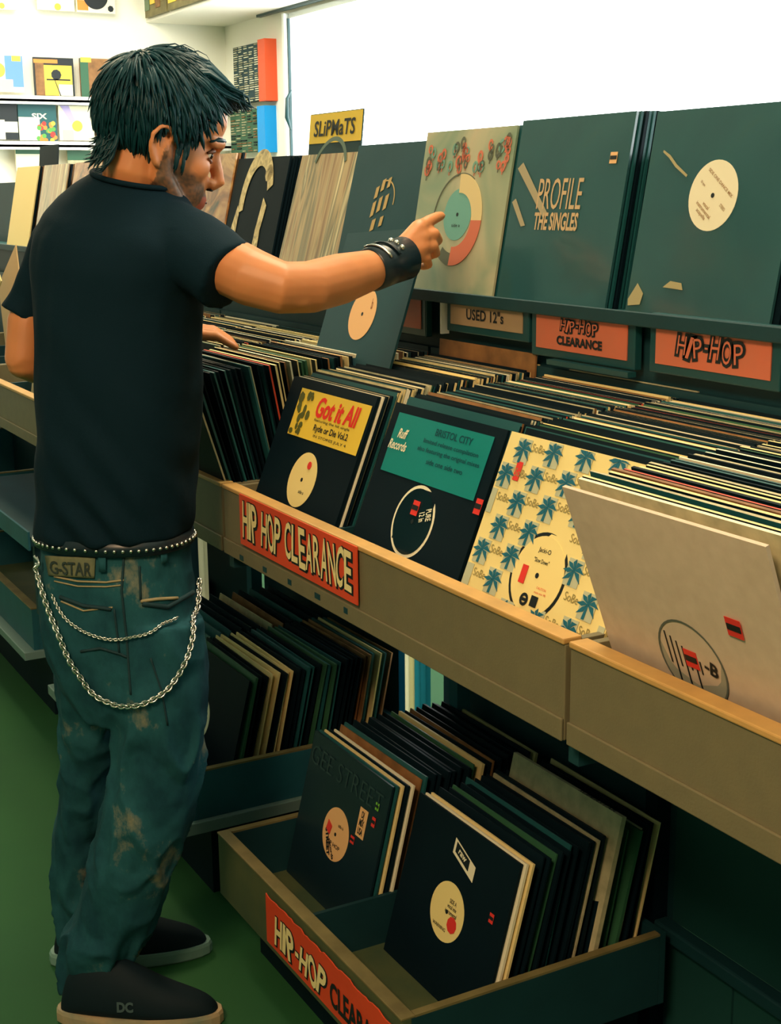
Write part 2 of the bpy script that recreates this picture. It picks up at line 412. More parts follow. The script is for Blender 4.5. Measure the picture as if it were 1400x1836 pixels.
# packed records in the upper bins
def column(xc, y0, y1, n, where, group, lean0, lean1, seed, back_z=0, cut=.55, dark=0):
    rnd = random.Random(seed)
    pal = [(CREAM, .33, 'cream'), (BLACK, .20, 'black'), (WHITE, .16, 'white'), (PALE, .14, 'pale worn'), (BROWN, .07, 'brown'), (TEALC, .07, 'teal'), (RED, .03, 'red'), (GREENC, .04, 'green')]
    tot = sum(p[1] for p in pal)
    for i in range(n):
        f = (i + .5) / n; q = rnd.uniform(0, tot); k = 0
        while q > pal[k][1]: q -= pal[k][1]; k += 1
        m, _, cn = pal[k]
        if i < dark: m, cn = ((BLACK, 'black'), (TEALC, 'teal'))[i % 3 == 1]
        face = rnd.choices((BLACK, TEALC, BROWN, PALE, m), (.62, .12, .04, .07, .15))[0]
        if i < dark: face = m; m, cn = rnd.choice(((TEALC, 'teal'), (PALE, 'pale worn'), (BLACK, 'black'), (BLACK, 'black')))
        plain(xc + rnd.uniform(-.006, .006), y0 + (y1 - y0) * f, FZ + rnd.choice((0, 0, 0, 0, .003)) + rnd.uniform(0, .0015), lean0 + (lean1 - lean0) * f + rnd.uniform(-.25, .25), face,
              f'record sleeve with {cn} top edge packed {where}', f'{cn} edged sleeves packed {where}', t=rnd.choice((.0032, .0044, .0056)), yaw=rnd.uniform(-.4, .4), bulk=f > cut, edge=m)
CX = [-1.402, -1.735 + .015, -2.09]         # columns of the clearance unit (right to left)
CX = [-1.400, -1.722, -2.095]
column(CX[0], .958, 1.330, 62, 'behind the palm-tree sleeve', '', 20, 6, 11)
column(CX[1], .958, 1.330, 62, 'behind the turquoise-sticker sleeve', '', 20, 6, 12)
column(CX[2], .975, 1.330, 58, 'behind the yellow-sticker sleeve', '', 20, 6, 13)
column(-2.447, .955, 1.330, 46, 'in the bin just right of the man', '', -17, 4, 14, dark=14)
column(-2.775, 1.04, 1.330, 30, 'x', '', 0, 4, 15, cut=-1)
column(-3.10, 1.12, 1.330, 18, 'x', '', 0, 4, 16, cut=-1)
column(-1.060, .985, 1.27, 34, 'behind the big grey sleeve', '', -16, -2, 17, cut=.8)
column(-3.45, 1.0, 1.33, 26, 'x', '', 0, 4, 18, cut=-1)
column(-3.80, 1.0, 1.33, 26, 'x', '', 10, 4, 19, cut=-1)
# raised sleeves at the back of the bins
for k, (x, z, m, cn) in enumerate([(-2.13, .03, BROWN, 'tan'), (-2.13, .012, CREAM, 'cream'), (-1.74, .012, PALE, 'pale')]):
    plain(x + .05, 1.372 + k * .006 - .045, FZ + z, 3, m, f'{cn} sleeve standing proud of the others under the card signs', None)

# --- front sleeve: yellow and red sticker ("Got It All")
o = sleeve(-2.095, .9335, FZ, 22, BLACK, 'black record sleeve with yellow and red Got It All sticker facing out of bin', t=.006)
st = MB().rect(-.108, .150, .212, .296, YS).build('title_sticker', YELLOW, o)
m = MB(); text_into(m, 'Got it All', .045, .271, .150, .036, YS - .001, 0, .03, shear=.1); m.build('title_lettering', mat('scarlet_ink', (.80, .03, .02), .5), st)
m = MB(); text_into(m, 'featuring the hit single', .04, .248, .13, .006, YS - .001); text_into(m, 'Ryde or Die Vol.2', .045, .234, .125, .015, YS - .001, 0, .02); text_into(m, 'IN STORES JULY 4', .05, .221, .12, .006, YS - .001); m.build('small_lettering', INK, st)
m = MB(); rnd = random.Random(3)
for _ in range(26):
    a = rnd.uniform(-.102, -.055); b = rnd.uniform(.218, .29); s = rnd.uniform(.003, .008); m.disc(a, b, s, YS - .0006 - rnd.random() * .0004, n=7, rz=s * rnd.uniform(.5, 1.6))
m.build('printed_portrait', mat('olive_ink', (.10, .11, .02), .5), st)
centre_label(o, LABEL, .048, .145, 0, lines=[('side a', .012, -.02, .02, .006)])
MB().disc(.012, .172, .007, YS - .0012, n=9).build('red_mark', INKRED, o)
for k in range(7):
    plain(-2.095 + .003 * (k % 3), .9385 + k * .0052, FZ, 21.6, [BLACK, WHITE, BLACK, PALE, BLACK, TEALC, WHITE][k], 'sleeve leaning directly behind the one with the Got It All sticker', 'sleeves just behind the Got It All sleeve', t=.0036)

# --- front sleeve: turquoise sticker
o = sleeve(-1.722, .9335, FZ, 22, BLACK, 'black record sleeve with large turquoise sticker and red price tag', t=.006)
st = MB().rect(-.135, .132, .205, .298, YS).build('title_sticker', TEALP, o)
m = MB(); text_into(m, 'Ruff\nRecords', -.105, .258, .052, .034, YS - .001, 0, .02, shear=.2); m.build('logo_lettering', WHITE, st)
m = MB()
for (b, z, tw, th) in [('BRISTOL CITY', .283, .10, .011), ('limited release compilation', .266, .15, .009), ('also featuring the original mixes', .253, .17, .009), ('side one side two', .238, .10, .008)]:
    text_into(m, b, .035, z, tw, th, YS - .001, 0, .01)
m.build('small_lettering', mat('dark_teal_ink', (.0, .05, .07), .5), st)
sticker(o, .148, .20, .016, .022, INKRED)
lb = centre_label(o, VINYL, .050, .148, 0, rim=WHITE)
sticker(o, -.002, .168, .018, .022, INKRED, YS - .001)
m = MB(); text_into(m, 'PURE\n12 in', .03, .162, .018, .03, YS - .0014, 0, .02, rot=R(-70)); m.build('label_print', WHITE, lb)

# --- front sleeve: palm pattern
PAPER = mat('yellow_cream_paper', (.90, .76, .32), .5, noise_amt=.5, noise_scale=6, col2=(.86, .70, .28))
o = sleeve(-1.401, .9335, FZ, 22, PAPER, 'cream sleeve printed with blue palm trees around a yellow centre label', t=.006)
PALMB = mat('blue_palm_ink', (.01, .13, .20), .5); GREYP = mat('pale_print_square', (.50, .53, .36), .5); GOLDI = mat('gold_ink', (.30, .24, .08), .5)
def rot2(a, b, t): return a * math.cos(t) - b * math.sin(t), a * math.sin(t) + b * math.cos(t)
bg = MB(); pm = MB(); tx = MB(); th_ = R(-38)
for i in range(-12, 13):
    for j in range(-12, 13):
        a = i * .0206 + j * .0455; b = .156 + i * .0373 - j * .032
        if -.165 < a < .165 and -.01 < b < .32 and math.hypot(a, (b - .145)) > .060:
            cl = lambda P_: [(max(-.1545, min(.1545, u)), max(.001, min(.3105, v))) for u, v in P_]
            bg.poly(cl([(a - .0150, b - .0172), (a + .0150, b - .0172), (a + .0150, b + .0172), (a - .0150, b + .0172)]), YS + .0001)
            if not (-.150 < a < .150 and .006 < b < .306): continue
            for l in range(7):
                an = R(-35 + l * 42); c, s_ = math.cos(an), math.sin(an); n_ = (-s_, c); k_ = 1.7
                pm.poly(cl([(a, b + .003), (a + (c * .006 + n_[0] * .003) * k_, b + .003 + (s_ * .006 + n_[1] * .003) * k_), (a + c * .0125 * k_, b + .003 + (s_ * .0105 - .002) * k_), (a + (c * .006 - n_[0] * .0008) * k_, b + .003 + (s_ * .006 - n_[1] * .0008) * k_)]), YS - .0006)
            pm.poly([(a - .002, b + .003), (a - .0045, b - .016), (a + .001, b - .016), (a + .0015, b + .003)], YS - .0006)
        a2, b2 = a + .0125, b - .029
        if -.138 < a2 < .138 and .010 < b2 < .302 and math.hypot(a2, (b2 - .145)) > .066: text_into(tx, 'SoBe', a2, b2, .028, .011, YS - .0006, 0, .0)
for i in range(-6, 7):      # thin diagonal rules between the stripes
    pts = []
    for t_ in (-.4, .4):
        for e_ in (-.0007, .0007): pts.append((i * .068 + t_ * .62, .156 + t_ * .78 + e_))
bg.build('square_pattern', GREYP, o); pm.build('palm_pattern', PALMB, o); tx.build('name_pattern', GOLDI, o)
sticker(o, -.112, .262, .013, .026, INKRED, bars=False)
MB().poly([(.130, .012), (.154, .0), (.154, .050)], YS - .0006).build('corner_print', TEALC, o)
lb = centre_label(o, LABEL, .052, .142, 0, rim=INK, lines=[('Jacki-O', 0, .032, .026, .008), ('"Slow Down"', 0, .019, .032, .006)])
sticker(o, -.027, .138, .012, .024, INKRED, YS - .001, bars=False)
m = MB(); text_into(m, 'CAUTION', .018, .128, .02, .003, YS - .0012); text_into(m, 'main mix 95', .018, .122, .024, .003, YS - .0012); m.build('credit_print', INKRED, lb)
m = MB().disc(-.010, .108, .0085, YS - .001, n=14, rin=.0045).box(-.014, -.006, YS - .0012, YS - .0008, .106, .110).box(.004, .018, YS - .0012, YS - .0008, .103, .117)
m.build('logo_print', INK, lb)
# --- big grey sleeve leaning forward
o = sleeve(-1.062, .998, FZ, -20.5, GREYW, 'large grey-white sleeve leaning forward over the lip with see-through centre disc', t=.006, puff=.003)
lb = MB().disc(0, .135, .052, YS - .003, rin=.0495).build('sleeve_hole', mat('dark_grey_ink', (.10, .12, .10), .5), o)  # thin dark grey ring round the centre hole
MB().disc(0, .135, .0496, YS - .0022).build('disc_label', mat('grey_label', (.34, .34, .26), .5), o)
m = MB()
for k in range(7): m.box(-.036 + k * .008, -.034 + k * .008, YS - .0032, YS - .0028, .125 - .02 * (k % 2), .165 - .004 * k)
text_into(m, '-B', .030, .138, .02, .018, YS - .0032, 0, .03, rot=R(-15)); m.build('label_print', INK, o)
sticker(o, .0, .140, .020, .022, INKRED, YS - .003); sticker(o, .085, .205, .022, .022, INKRED, YS - .003)

# --- the record held up by the man
HELD = Vector((-2.312, 1.175, 1.088))
o = sleeve(HELD.x, HELD.y, HELD.z, 20, BLACK_HAZE, 'plain black sleeve with cream centre label being pulled up by the man', t=.006, roll=-3)
centre_label(o, PEACH, .050, .150, 0, lines=[('b', .03, .02, .006, .02)], ink=mat('brown_ink', (.30, .10, .02), .5))

# ------------------------------------------------------------------ raised display rack
DY0 = 1.338; DZ = 1.266
rack = empty('display_rack', (-6.43, DY0, 0)); LX = 6.43 - .1; KX = .962
MB().box(0, LX, -.006, .20, DZ - .014, DZ).build('ledge', TEALC, rack, bevel=.002)
MB().box(0, LX, -.014, -.004, DZ - .012, DZ + .008).build('front_lip', DARKB, rack, bevel=.001)
MB().box(0, LX, .024, .036, 1.13, DZ - .014).build('sign_board', DARKB, rack)
MB().box(0, LX, .135, .15, DZ, DZ + .24).build('back_support', DARKB, rack)
for x in (0.02, 1.5, 3.1, 4.2, 5.2, 6.2): MB().box(x, x + .03, .15, .19, 0, DZ - .014).build('post', DARKB, rack)
tag(rack, 'long dark teal ledge holding the tilted display records above the bins', 'display rack')
# price signs beneath the ledge
HOLD = mat('sign_holder_plastic', (.008, .06, .07), .3, .5)
def holder(x0, x1, z0, z1, cm, lines, label, ink=INK):
    q = DY0 / 1.40; x0 *= q; x1 *= q; z0 = 1.45 - (1.45 - z0) * q; z1 = 1.45 - (1.45 - z1) * q; z0 -= .008; z1 -= .008
    o = empty('sign_holder', ((x0 + x1) / 2, DY0 - .002, (z0 + z1) / 2)); w_ = x1 - x0; h_ = z1 - z0
    MB().box(-w_ / 2 - .016, w_ / 2 + .016, .001, .016, -h_ / 2 - .014, h_ / 2 + .010).build('holder_frame', HOLD, o, bevel=.002)
    MB().box(-w_ / 2, w_ / 2, -.001, .0008, -h_ / 2, h_ / 2).build('card', cm, o)
    if lines:
        m = MB()
        for (b, cx, cz, tw, th, bold) in lines:
            if b == 'HIP-HOP':
                jumble(m, b, cx, cz, tw, th, -.0022, 0, .09, 1.4, 3, th * .20); m3 = jumble(MB(), b, cx, cz, tw, th, -.0030, 0, -.004, 1.4, 3, -th * .08); m3.build('letter_fill', cm, o)
            else: text_into(m, b, cx, cz, tw, th, -.0022, 0, bold)
        m.build('lettering', ink, o)
    tag(o, label, 'sign', 'card signs beneath the display ledge')
holder(-1.683, -1.436, 1.198, 1.264, SIGNPINK, [('HIP-HOP', 0, .0, .140, .034, .05)], 'coral HIP-HOP card sign under the ledge, rightmost of the card signs')
holder(-2.003, -1.753, 1.195, 1.257, SIGNPINK, [('HIP-HOP', 0, .012, .10, .021, .05), ('CLEARANCE', 0, -.013, .12, .015, .05)], 'coral HIP-HOP CLEARANCE card sign under the PROFILE sleeve')
holder(-2.288, -2.046, 1.214, 1.259, SIGNTAN, [('USED 12"s', 0, 0, .12, .020, .02)], 'faded tan USED 12"s card sign under the picture sleeve')
holder(-2.60, -2.402, 1.194, 1.254, SIGNPINK, [('CDs', .0, .0, .05, .02, .02)], 'coral card sign half hidden behind the raised black record')
m = MB().box(-2.222, -2.216, DY0 - .004, DY0 + .012, 1.195, 1.270)  # white strip painted where light shows through a gap
tag(m.build('gap_light_strip', WHITEM), 'thin white strip painted as light through the gap left of the tan USED sign', 'gap light')
m = MB().box(-1.86, -1.65, DY0 - .02, DY0 - .004, 1.176, 1.184)
tag(m.build('shelf_clip', HOLD), 'narrow dark plastic clip strip below the CLEARANCE card sign', 'clip')

# display sleeves
STREAK = ramp_mat('streaked_plastic', 'noise', 5, [(.3, (.05, .07, .04)), (.42, (.30, .17, .07)), (.52, (.50, .36, .17)), (.60, (.16, .14, .07)), (.7, (.75, .62, .34))], stretch=(5, 1, .35), dist=1.2)
STREAK2 = ramp_mat('amber_streaked_plastic', 'noise', 4, [(.3, (.04, .04, .02)), (.42, (.45, .20, .05)), (.52, (.70, .45, .16)), (.58, (.14, .07, .03)), (.68, (.9, .75, .42))], stretch=(4.5, 1, .45), dist=1.5)
WORN_HAZE = ramp_mat('worn_haze_tinted_plastic', 'noise', 5, [(.0, (.016, .070, .084)), (.55, (.022, .095, .105)), (.66, (.03, .095, .09)), (.72, (.22, .25, .15)), (.76, (.025, .085, .085)), (1, (.05, .13, .12))], dist=1.2, detail=6, rough=.3)  # worn plastic, its teal stops lightened to paint in window haze
PICT = ramp_mat('picture_sleeve_ground', 'noise', 4, [(.3, (.16, .30, .20)), (.5, (.50, .48, .30)), (.7, (.66, .50, .32))], dist=1.0, detail=3)
MUR = ramp_mat('brown_collage', 'noise', 9, [(.3, (.05, .05, .03)), (.45, (.34, .14, .05)), (.6, (.62, .36, .14)), (.75, (.18, .07, .03))], dist=2.0, detail=5)
GOLD = ramp_mat('gold_relief', 'noise', 40, [(.3, (.22, .15, .04)), (.5, (.62, .46, .16)), (.7, (.85, .70, .32))], dist=1)
def stack(x0, n, mats, labelw, seed, w_=SL, lean=10, dx=.010, h=SL, bulk=False):
    x0 = x0 * KX
    rnd = random.Random(seed)
    for k in range(n):
        m = mats[k % len(mats)]
        plain(x0 + w_ / 2 + rnd.uniform(0, dx), DY0 + .040 + .0082 * (k + 1), DZ, lean - .2 * k, m, f'thin sleeve stacked behind {labelw} on the display ledge', f'sleeves behind {labelw}', t=.0065, h_=h, bulk=bulk)
DYs = DY0 + .040
def disp(x0, m, label, h=SL, lean=10, **k): return sleeve(x0 * KX + SL / 2, DYs, DZ, lean, m, label, t=.006, h_=h, **k)
# A, right edge
o = disp(-1.455, BLACK_HAZE, 'dark teal display sleeve cut off by the right edge, white tag at top')
m = MB().rect(-.150, -.118, .262, .278, YS).build('price_sticker', WHITE, o)
stack(-1.455, 5, [BLACK, TEALC], 'the right-edge display sleeve', 1)
# B, white label
o = disp(-1.802, WORN_HAZE, 'worn black display sleeve with round white centre label in torn plastic', h=.305)
centre_label(o, WHITE, .051, .178, 0, lines=[('SIDE ONE DANCE MIX', 0, .022, .07, .005), ('33 rpm', -.03, 0, .012, .005), ('STEREO', .03, 0, .014, .005), ('vocal\ninstrumental\nacapella', 0, -.026, .04, .022)], ink=mat('sepia_ink', (.35, .2, .08), .5), rot=R(-35))
TORN = mat('torn_paper', (.42, .36, .18), .6)
MB().poly([(-.15, .01), (-.122, .013), (-.118, .03), (-.135, .045), (-.152, .02)], YS - .0005).build('torn_patch', TORN, o)
MB().poly([(-.075, .042), (-.03, .04), (-.035, .05), (-.06, .052)], YS - .0005).build('torn_patch', TORN, o)
MB().poly([(-.125, .246), (-.108, .238), (-.09, .224), (-.062, .208), (-.064, .205), (-.092, .220), (-.110, .234), (-.126, .243)], YS - .0005).build('scratch_mark', TORN, o)
stack(-1.802, 5, [BLACK, TEALC, BLACK], 'the white-label display sleeve', 2, h=.305)
# C, profile
o = disp(-2.180, WORN_HAZE, 'dark display sleeve reading PROFILE THE SINGLES in cream letters', h=.309)
m = MB(); text_into(m, 'PROFILE', -.012, .182, .125, .052, YS - .0006, 0, .0); text_into(m, 'THE SINGLES', -.012, .136, .125, .030, YS - .0006, 0, .03); m.build('lettering', mat('tan_lettering', (.60, .42, .22), .5), o)
sticker(o, .118, .238, .018, .018, PEACH, bars=True)
m = MB(); m.poly([(-.148, .226), (-.134, .236), (-.04, .150), (-.05, .142)], YS - .0005).poly([(-.15, .168), (-.14, .174), (-.10, .128), (-.112, .126)], YS - .0005)
m.build('reflection_streak', mat('painted_reflection', (.42, .36, .22), .3), o)  # pale diagonal streaks paint light reflected in the plastic wrap
stack(-2.180, 6, [TEALC, BLACK, TEALC], 'the PROFILE display sleeve', 3, h=.309)
# D, picture sleeve
o = disp(-2.520, PICT, 'pale green and pink picture sleeve with a big coloured ring and turquoise label', h=.302)
mm = [mat('salmon_print', (.66, .17, .09), .5), mat('pale_yellow_print', (.78, .62, .30), .5), mat('mint_print', (.16, .36, .28), .5), mat('dark_print', (.10, .12, .08), .5)]
m = MB(); rr = .085
m.disc(0, .135, rr, YS - .0006, 0, rin=.050, a0=R(-95), a1=R(0)); m.disc(0, .135, rr, YS - .0006, 1, rin=.050, a0=R(0), a1=R(95)); m.disc(0, .135, rr, YS - .0006, 3, rin=.062, a0=R(-125), a1=R(-95)); m.disc(0, .135, rr + .002, YS - .0004, 3, rin=rr - .001, a0=R(60), a1=R(230))
m.build('ring_print', mm, o)
centre_label(o, mat('turquoise_label', (.16, .42, .36), .5), .048, .145, 0, lines=[('side a', 0, -.02, .03, .006)])
m = MB(); rnd = random.Random(12)
for k in range(44):
    x = rnd.uniform(-.14, .145); z = rnd.uniform(.225, .278); r_ = rnd.uniform(.006, .011); m.disc(x, z, r_, YS - .0005, rnd.choice((0, 0, 3, 2)), n=10, rin=r_ * .55, rz=r_ * rnd.uniform(1, 1.5)); m.rect(x - .001, x + .001, z - r_ * 1.8, z, YS - .0005, rnd.choice((0, 3)))
m.build('scribble_print', mm, o)
stack(-2.520, 5, [TEALC, BLACK], 'the pale picture sleeve', 4, h=.302)
# E, emblem
o = disp(-2.855, BLACK_HAZE, 'plain dark display sleeve with a small gold woven emblem at centre', h=.292, lean=14)
m = MB()
for (a, b, c_, d) in [(-.03, .19, .008, .014), (-.008, .205, .008, .014), (.016, .21, .007, .012), (-.032, .155, .008, .018), (-.008, .165, .008, .018), (.017, .17, .008, .018), (-.02, .122, .009, .014), (.012, .13, .008, .012)]:
    m.poly([(a - c_, b - d), (a + c_ * .6, b - d * .7), (a + c_, b + d), (a - c_ * .6, b + d * .7)], YS - .0006)
m.disc(.006, .172, .044, YS - .0004, rin=.041, a0=R(-10), a1=R(110))
m.build('emblem_print', mat('gold_ink_print', (.50, .34, .12), .5), o)
stack(-2.855, 3, [BROWN, PALE, BLACK], 'the gold emblem display sleeve', 5, h=.292, lean=14)
# F
o = disp(-3.165, STREAK, 'wrinkled see-through plastic over a brown display sleeve below the SLIPMATS card', h=.282, lean=16)
m = MB(); text_into(m, 'TECHNICS', -.02, .03, .18, .012, YS - .0006, 0, .01); m.v = [v for v in m.v]
MB().disc(.0, .235, .085, YS - .0004, rin=.075, a0=R(20), a1=R(160)).build('arc_print', mat('green_grey_ink', (.08, .13, .09), .4), o)
stack(-3.165, 8, [BROWN, STREAK, PALE, BROWN], 'the wrinkled plastic display sleeve', 6, dx=.03, h=.282, lean=16)
# G
o = disp(-3.535, BLACK, 'dark display sleeve with a golden arch carving, beside the man\'s chin', h=.280, lean=14)
m = MB().disc(.0, .165, .095, YS - .0008, rin=.066, a0=R(20), a1=R(190), rz=.135)
m.poly([(.03, .0), (.07, .0), (.062, .10), (.075, .16), (.05, .18), (.035, .10)], YS - .0008).poly([(-.12, .0), (-.09, .0), (-.085, .14), (-.1, .16), (-.118, .1)], YS - .0008).disc(.055, .24, .022, YS - .0008, n=9)
m.build('arch_print', GOLD, o)
stack(-3.535, 4, [BLACK], 'the golden arch display sleeve', 7, h=.280, lean=14)
# H and the rest of the row
o = disp(-3.87, MUR, 'reddish brown collage display sleeve just beyond the man\'s nose', h=.295, lean=13)
stack(-3.87, 3, [BROWN, BLACK], 'the reddish brown collage sleeve', 8, h=.295, lean=13)
far = [(-4.22, STREAK2, 'amber streaked sleeve on the ledge, first seen left of the man\'s shoulder'), (-4.60, STREAK2, 'amber and white streaked sleeve on the ledge, second left of the man'),
       (-5.00, MUR, 'orange brown collage sleeve on the ledge, third left of the man'), (-5.40, STREAK, 'green-brown streaked sleeve on the ledge, fourth left of the man'), (-5.80, CREAM, 'pale cream sleeve on the ledge at the left edge of the picture')]
for x, m_, l in far:
    o = disp(x, m_, l, h=.300, lean=12); stack(x, 3, [BLACK, BROWN], 'x', int(-x * 10), h=.298, lean=12, bulk=True)
# divider cards standing above the row
def divider(x, z, w_, h_, name, label):
    o = empty(name, (x, DY0 + .13, z), (R(-6), 0, 0)); tag(o, label, 'divider card'); return o
pa, pb = at(562, 207, 'Y', 1.53), at(655, 201, 'Y', 1.53); pc = at(552, 272, 'Y', 1.53)
sw = pb.x - pa.x; sh = pa.z - pc.z + .02
o = divider((pa.x + pb.x) / 2 + .055, pa.z - sh - .17, 0, 0, 'slipmats_card', 'yellow SLIPMATS divider card rising above the display row')
MB().box(-sw / 2, sw / 2, 0, .003, 0, sh + .17).build('backing', DARKB, o)
c_ = MB().box(-sw / 2 + .002, sw / 2 - .002, -.0015, 0, .17 + .035, .17 + sh - .002).build('yellow_panel', YELLOW, o)
m = MB(); text_into(m, 'SLiPMaTS', 0, .17 + .035 + (sh - .037) / 2, sw * .78, .036, -.0028, 0, .018, shear=.1); m.build('lettering', INK, o)
pa, pb, pc = at(88, 262, 'Y', 1.53), at(122, 258, 'Y', 1.53), at(96, 302, 'Y', 1.53)
o = divider((pa.x + pb.x) / 2, pc.z - .17, 0, 0, 'divider_card', 'small plain black divider card above the display row at left')
MB().box(-(pb.x - pa.x) / 2, (pb.x - pa.x) / 2, 0, .003, 0, .17 + pa.z - pc.z).build('backing', BLACK, o)

# ------------------------------------------------------------------ under the counter
u = empty('counter_base', (-6.4, 1.46, 0))
MB().box(6.4 - 1.665, 6.4 - .1, 0, .02, .236, .826).build('upper_panel', PANEL, u)
MB().box(6.4 - 1.66, 6.4 - 1.505, -.01, .02, 0, .215).box(6.4 - 1.50, 6.4 - .1, -.01, .02, 0, .215).build('lower_panel', PANEL, u)
MB().box(6.4 - 1.68, 6.4 - .1, -.03, .0, .212, .238).build('rail', DARKB, u, bevel=.004)
MB().box(6.4 - 2.42, 6.4 - 1.665, 0, .02, 0, .826).box(6.4 - 3.36, 6.4 - 2.565, 0, .02, 0, .826).box(0, 6.4 - 3.45, 0, .02, 0, .826).build('rear_panel', DARKB, u)
for x in (6.4 - 1.71,): MB().box(x, x + .03, -.03, 0, 0, .826).build('upright', BLACK, u)
for x in (-1.255, -2.295, -3.325, -4.365): MB().box(6.4 + x, 6.4 + x + .02, -.53, 0, .79, .826).build('cross_bar', DARKB, u)
MB().box(6.4 - 1.34, 6.4 - 1.325, -.045, -.03, .205, .222).build('rail_clip', METAL, u)
tag(u, 'dark teal base panels and rail below the upper record bins', 'counter base')
for x in (-1.243, -2.283, -3.323): tag(MB().box(x - .016, x + .016, 1.40, 1.43, 0, .826).build('bin_leg', BLUEB), {-1.243: 'blue-grey leg under the joint of the two right upper bins', -2.283: 'blue-grey leg under the bins right beside the man', -3.323: 'blue-grey leg under the bins beyond the man'}[x], 'leg')
def lucent(m):
    nt = m.node_tree; b = nt.nodes['Principled BSDF']; t = nt.nodes.new('ShaderNodeBsdfTranslucent'); t.inputs[0].default_value = b.inputs['Base Color'].default_value
    mx = nt.nodes.new('ShaderNodeMixShader'); mx.inputs[0].default_value = .75; out = nt.nodes['Material Output']
    nt.links.new(b.outputs[0], mx.inputs[1]); nt.links.new(t.outputs[0], mx.inputs[2]); nt.links.new(mx.outputs[0], out.inputs[0]); return m
WS = mat('white_plastic_sheet', (.9, .86, .66), .5); BS = mat('pale_blue_sheet', (.12, .42, .45), .5); DBS = mat('deep_blue_sheet', (.02, .16, .22), .5); CS = mat('cream_plastic_sheet', (.75, .70, .45), .5)
for q in (WS, BS, DBS, CS): lucent(q)
for k, (x, wd, m_, l) in enumerate([(-2.545, .026, DBS, 'deep blue'), (-2.517, .018, WS, 'bright white'), (-2.497, .020, CS, 'cream'), (-2.475, .024, BS, 'pale blue'), (-2.449, .024, BS, 'blue ribbed')]):
    tag(MB().box(x, x + wd - .002, 1.42, 1.424 + .002 * k, 0, .70).build('plastic_sheet', m_), f'{l} upright sheet, {("first","second","third","fourth","fifth")[k]} from left in the gap between the low bins', 'sheet')
pa = at(362, 955, 'Y', 1.0)
p1, p2 = at(361, 955, 'Y', 1.30), at(361, 1078, 'Y', 1.30)
tag(MB().box(p1.x - .03, p1.x + .012, 1.30, 1.31, p2.z - .15, .80).build('white_sheet', WS), 'bright white upright sheet showing just right of the man\'s hip', 'sheet')

# ------------------------------------------------------------------ low bins
def low_bin(x0, x1, label, zf, zt, endm, frontm, lipm, y0=.905, y1=1.42, divs=(), plinth=False, z0=.12):
    b = empty('floor_bin', (x0, y0, 0)); L = x1 - x0; D = y1 - y0
    MB().box(0, L, 0, .016, z0, zt - .004).build('front_board', frontm, b, bevel=.001)
    MB().box(0, L, -.002, .022, zt - .004, zt).build('top_lip', lipm, b, bevel=.001)
    for a in (0, L - .014): MB().box(a, a + .014, .016, D, z0, zt - .004).build('end_board', endm, b, bevel=.001)
    for a in (0, L - .014): MB().box(a, a + .014, .022, D, zt - .004, zt).build('end_lip', lipm, b)
    MB().box(.014, L - .014, .016, D, zf - .012, zf).build('bin_floor', OLIVEB, b)
    MB().box(0, L, D, D + .012, z0, zt).build('rear_board', DARKB, b)
    for d in divs: MB().box(d - x0, d - x0 + .008, .03, D, zf, zf + .092).build('divider', DARKB, b)
    MB().box(.05, L - .05, .06, D, 0, z0).build('plinth', BLACK, b)
    tag(b, label, 'floor bin', 'low record bins on the floor')
    return b
low_bin(-2.345, -1.62, 'low olive bin on the floor with the jagged HIP-HOP sign', .14, .25, DARKB, OLIVEB, OLIVEL, divs=(-2.0,), y1=1.395)
b = low_bin(-3.47, -2.515, 'low blue-grey bin on the floor beside the man\'s legs', .174, .305, BLUEB, BLUEB, OLIVEL, y0=.915, divs=(-2.882, -3.21), z0=.198)
MB().box(-.012, .967, -.03, .545, .172, .198).build('bottom_flange', mat('light_grey_flange', (.16, .26, .24), .5), b, bevel=.002)
b = low_bin(-4.70, -3.72, 'low dark bin on the floor beyond the man at far left', .22, .34, BLUEB, BLUEB, OLIVEL, y0=.915, z0=.218)
MB().box(-.012, .99, -.03, .54, .195, .218).build('bottom_flange', MATS['light_grey_flange'], b, bevel=.002)
b = low_bin(-5.9, -4.9, 'farthest low bin on the floor at the left edge', .30, .50, BLUEB, DARKB, OLIVEL, y0=.915, z0=.29)
sh = empty('lower_shelf', (-4.4, .88, 0))
MB().box(0, .86, 0, .5, .56, .585).build('shelf_board', DARKB, sh); MB().box(-.002, .862, -.006, 0, .55, .60).build('shelf_edge', BLUEB, sh)
MB().box(.80, .82, .02, .5, .36, .56).build('bracket', DARKB, sh)
tag(sh, 'blue-grey mid-height shelf under the counter at the far left', 'shelf')

# low jagged sign
card_sign('clearance_sign', .484, .092, (-1.863, .898, .185), SIGNRED, [('HIP-HOP', -.102, -.006, .205, .056, LETTER, .03)],
          'torn orange HIP-HOP clearance sign on the low floor bin', jag=True)
o = [x for x in COL.objects if x.name.startswith('clearance_sign')][-1]
m = MB(); text_into(m, 'CLEARANCE', .126, -.010, .222, .046, -.0014, 0, .03); m.build('black_lettering', INK, o)

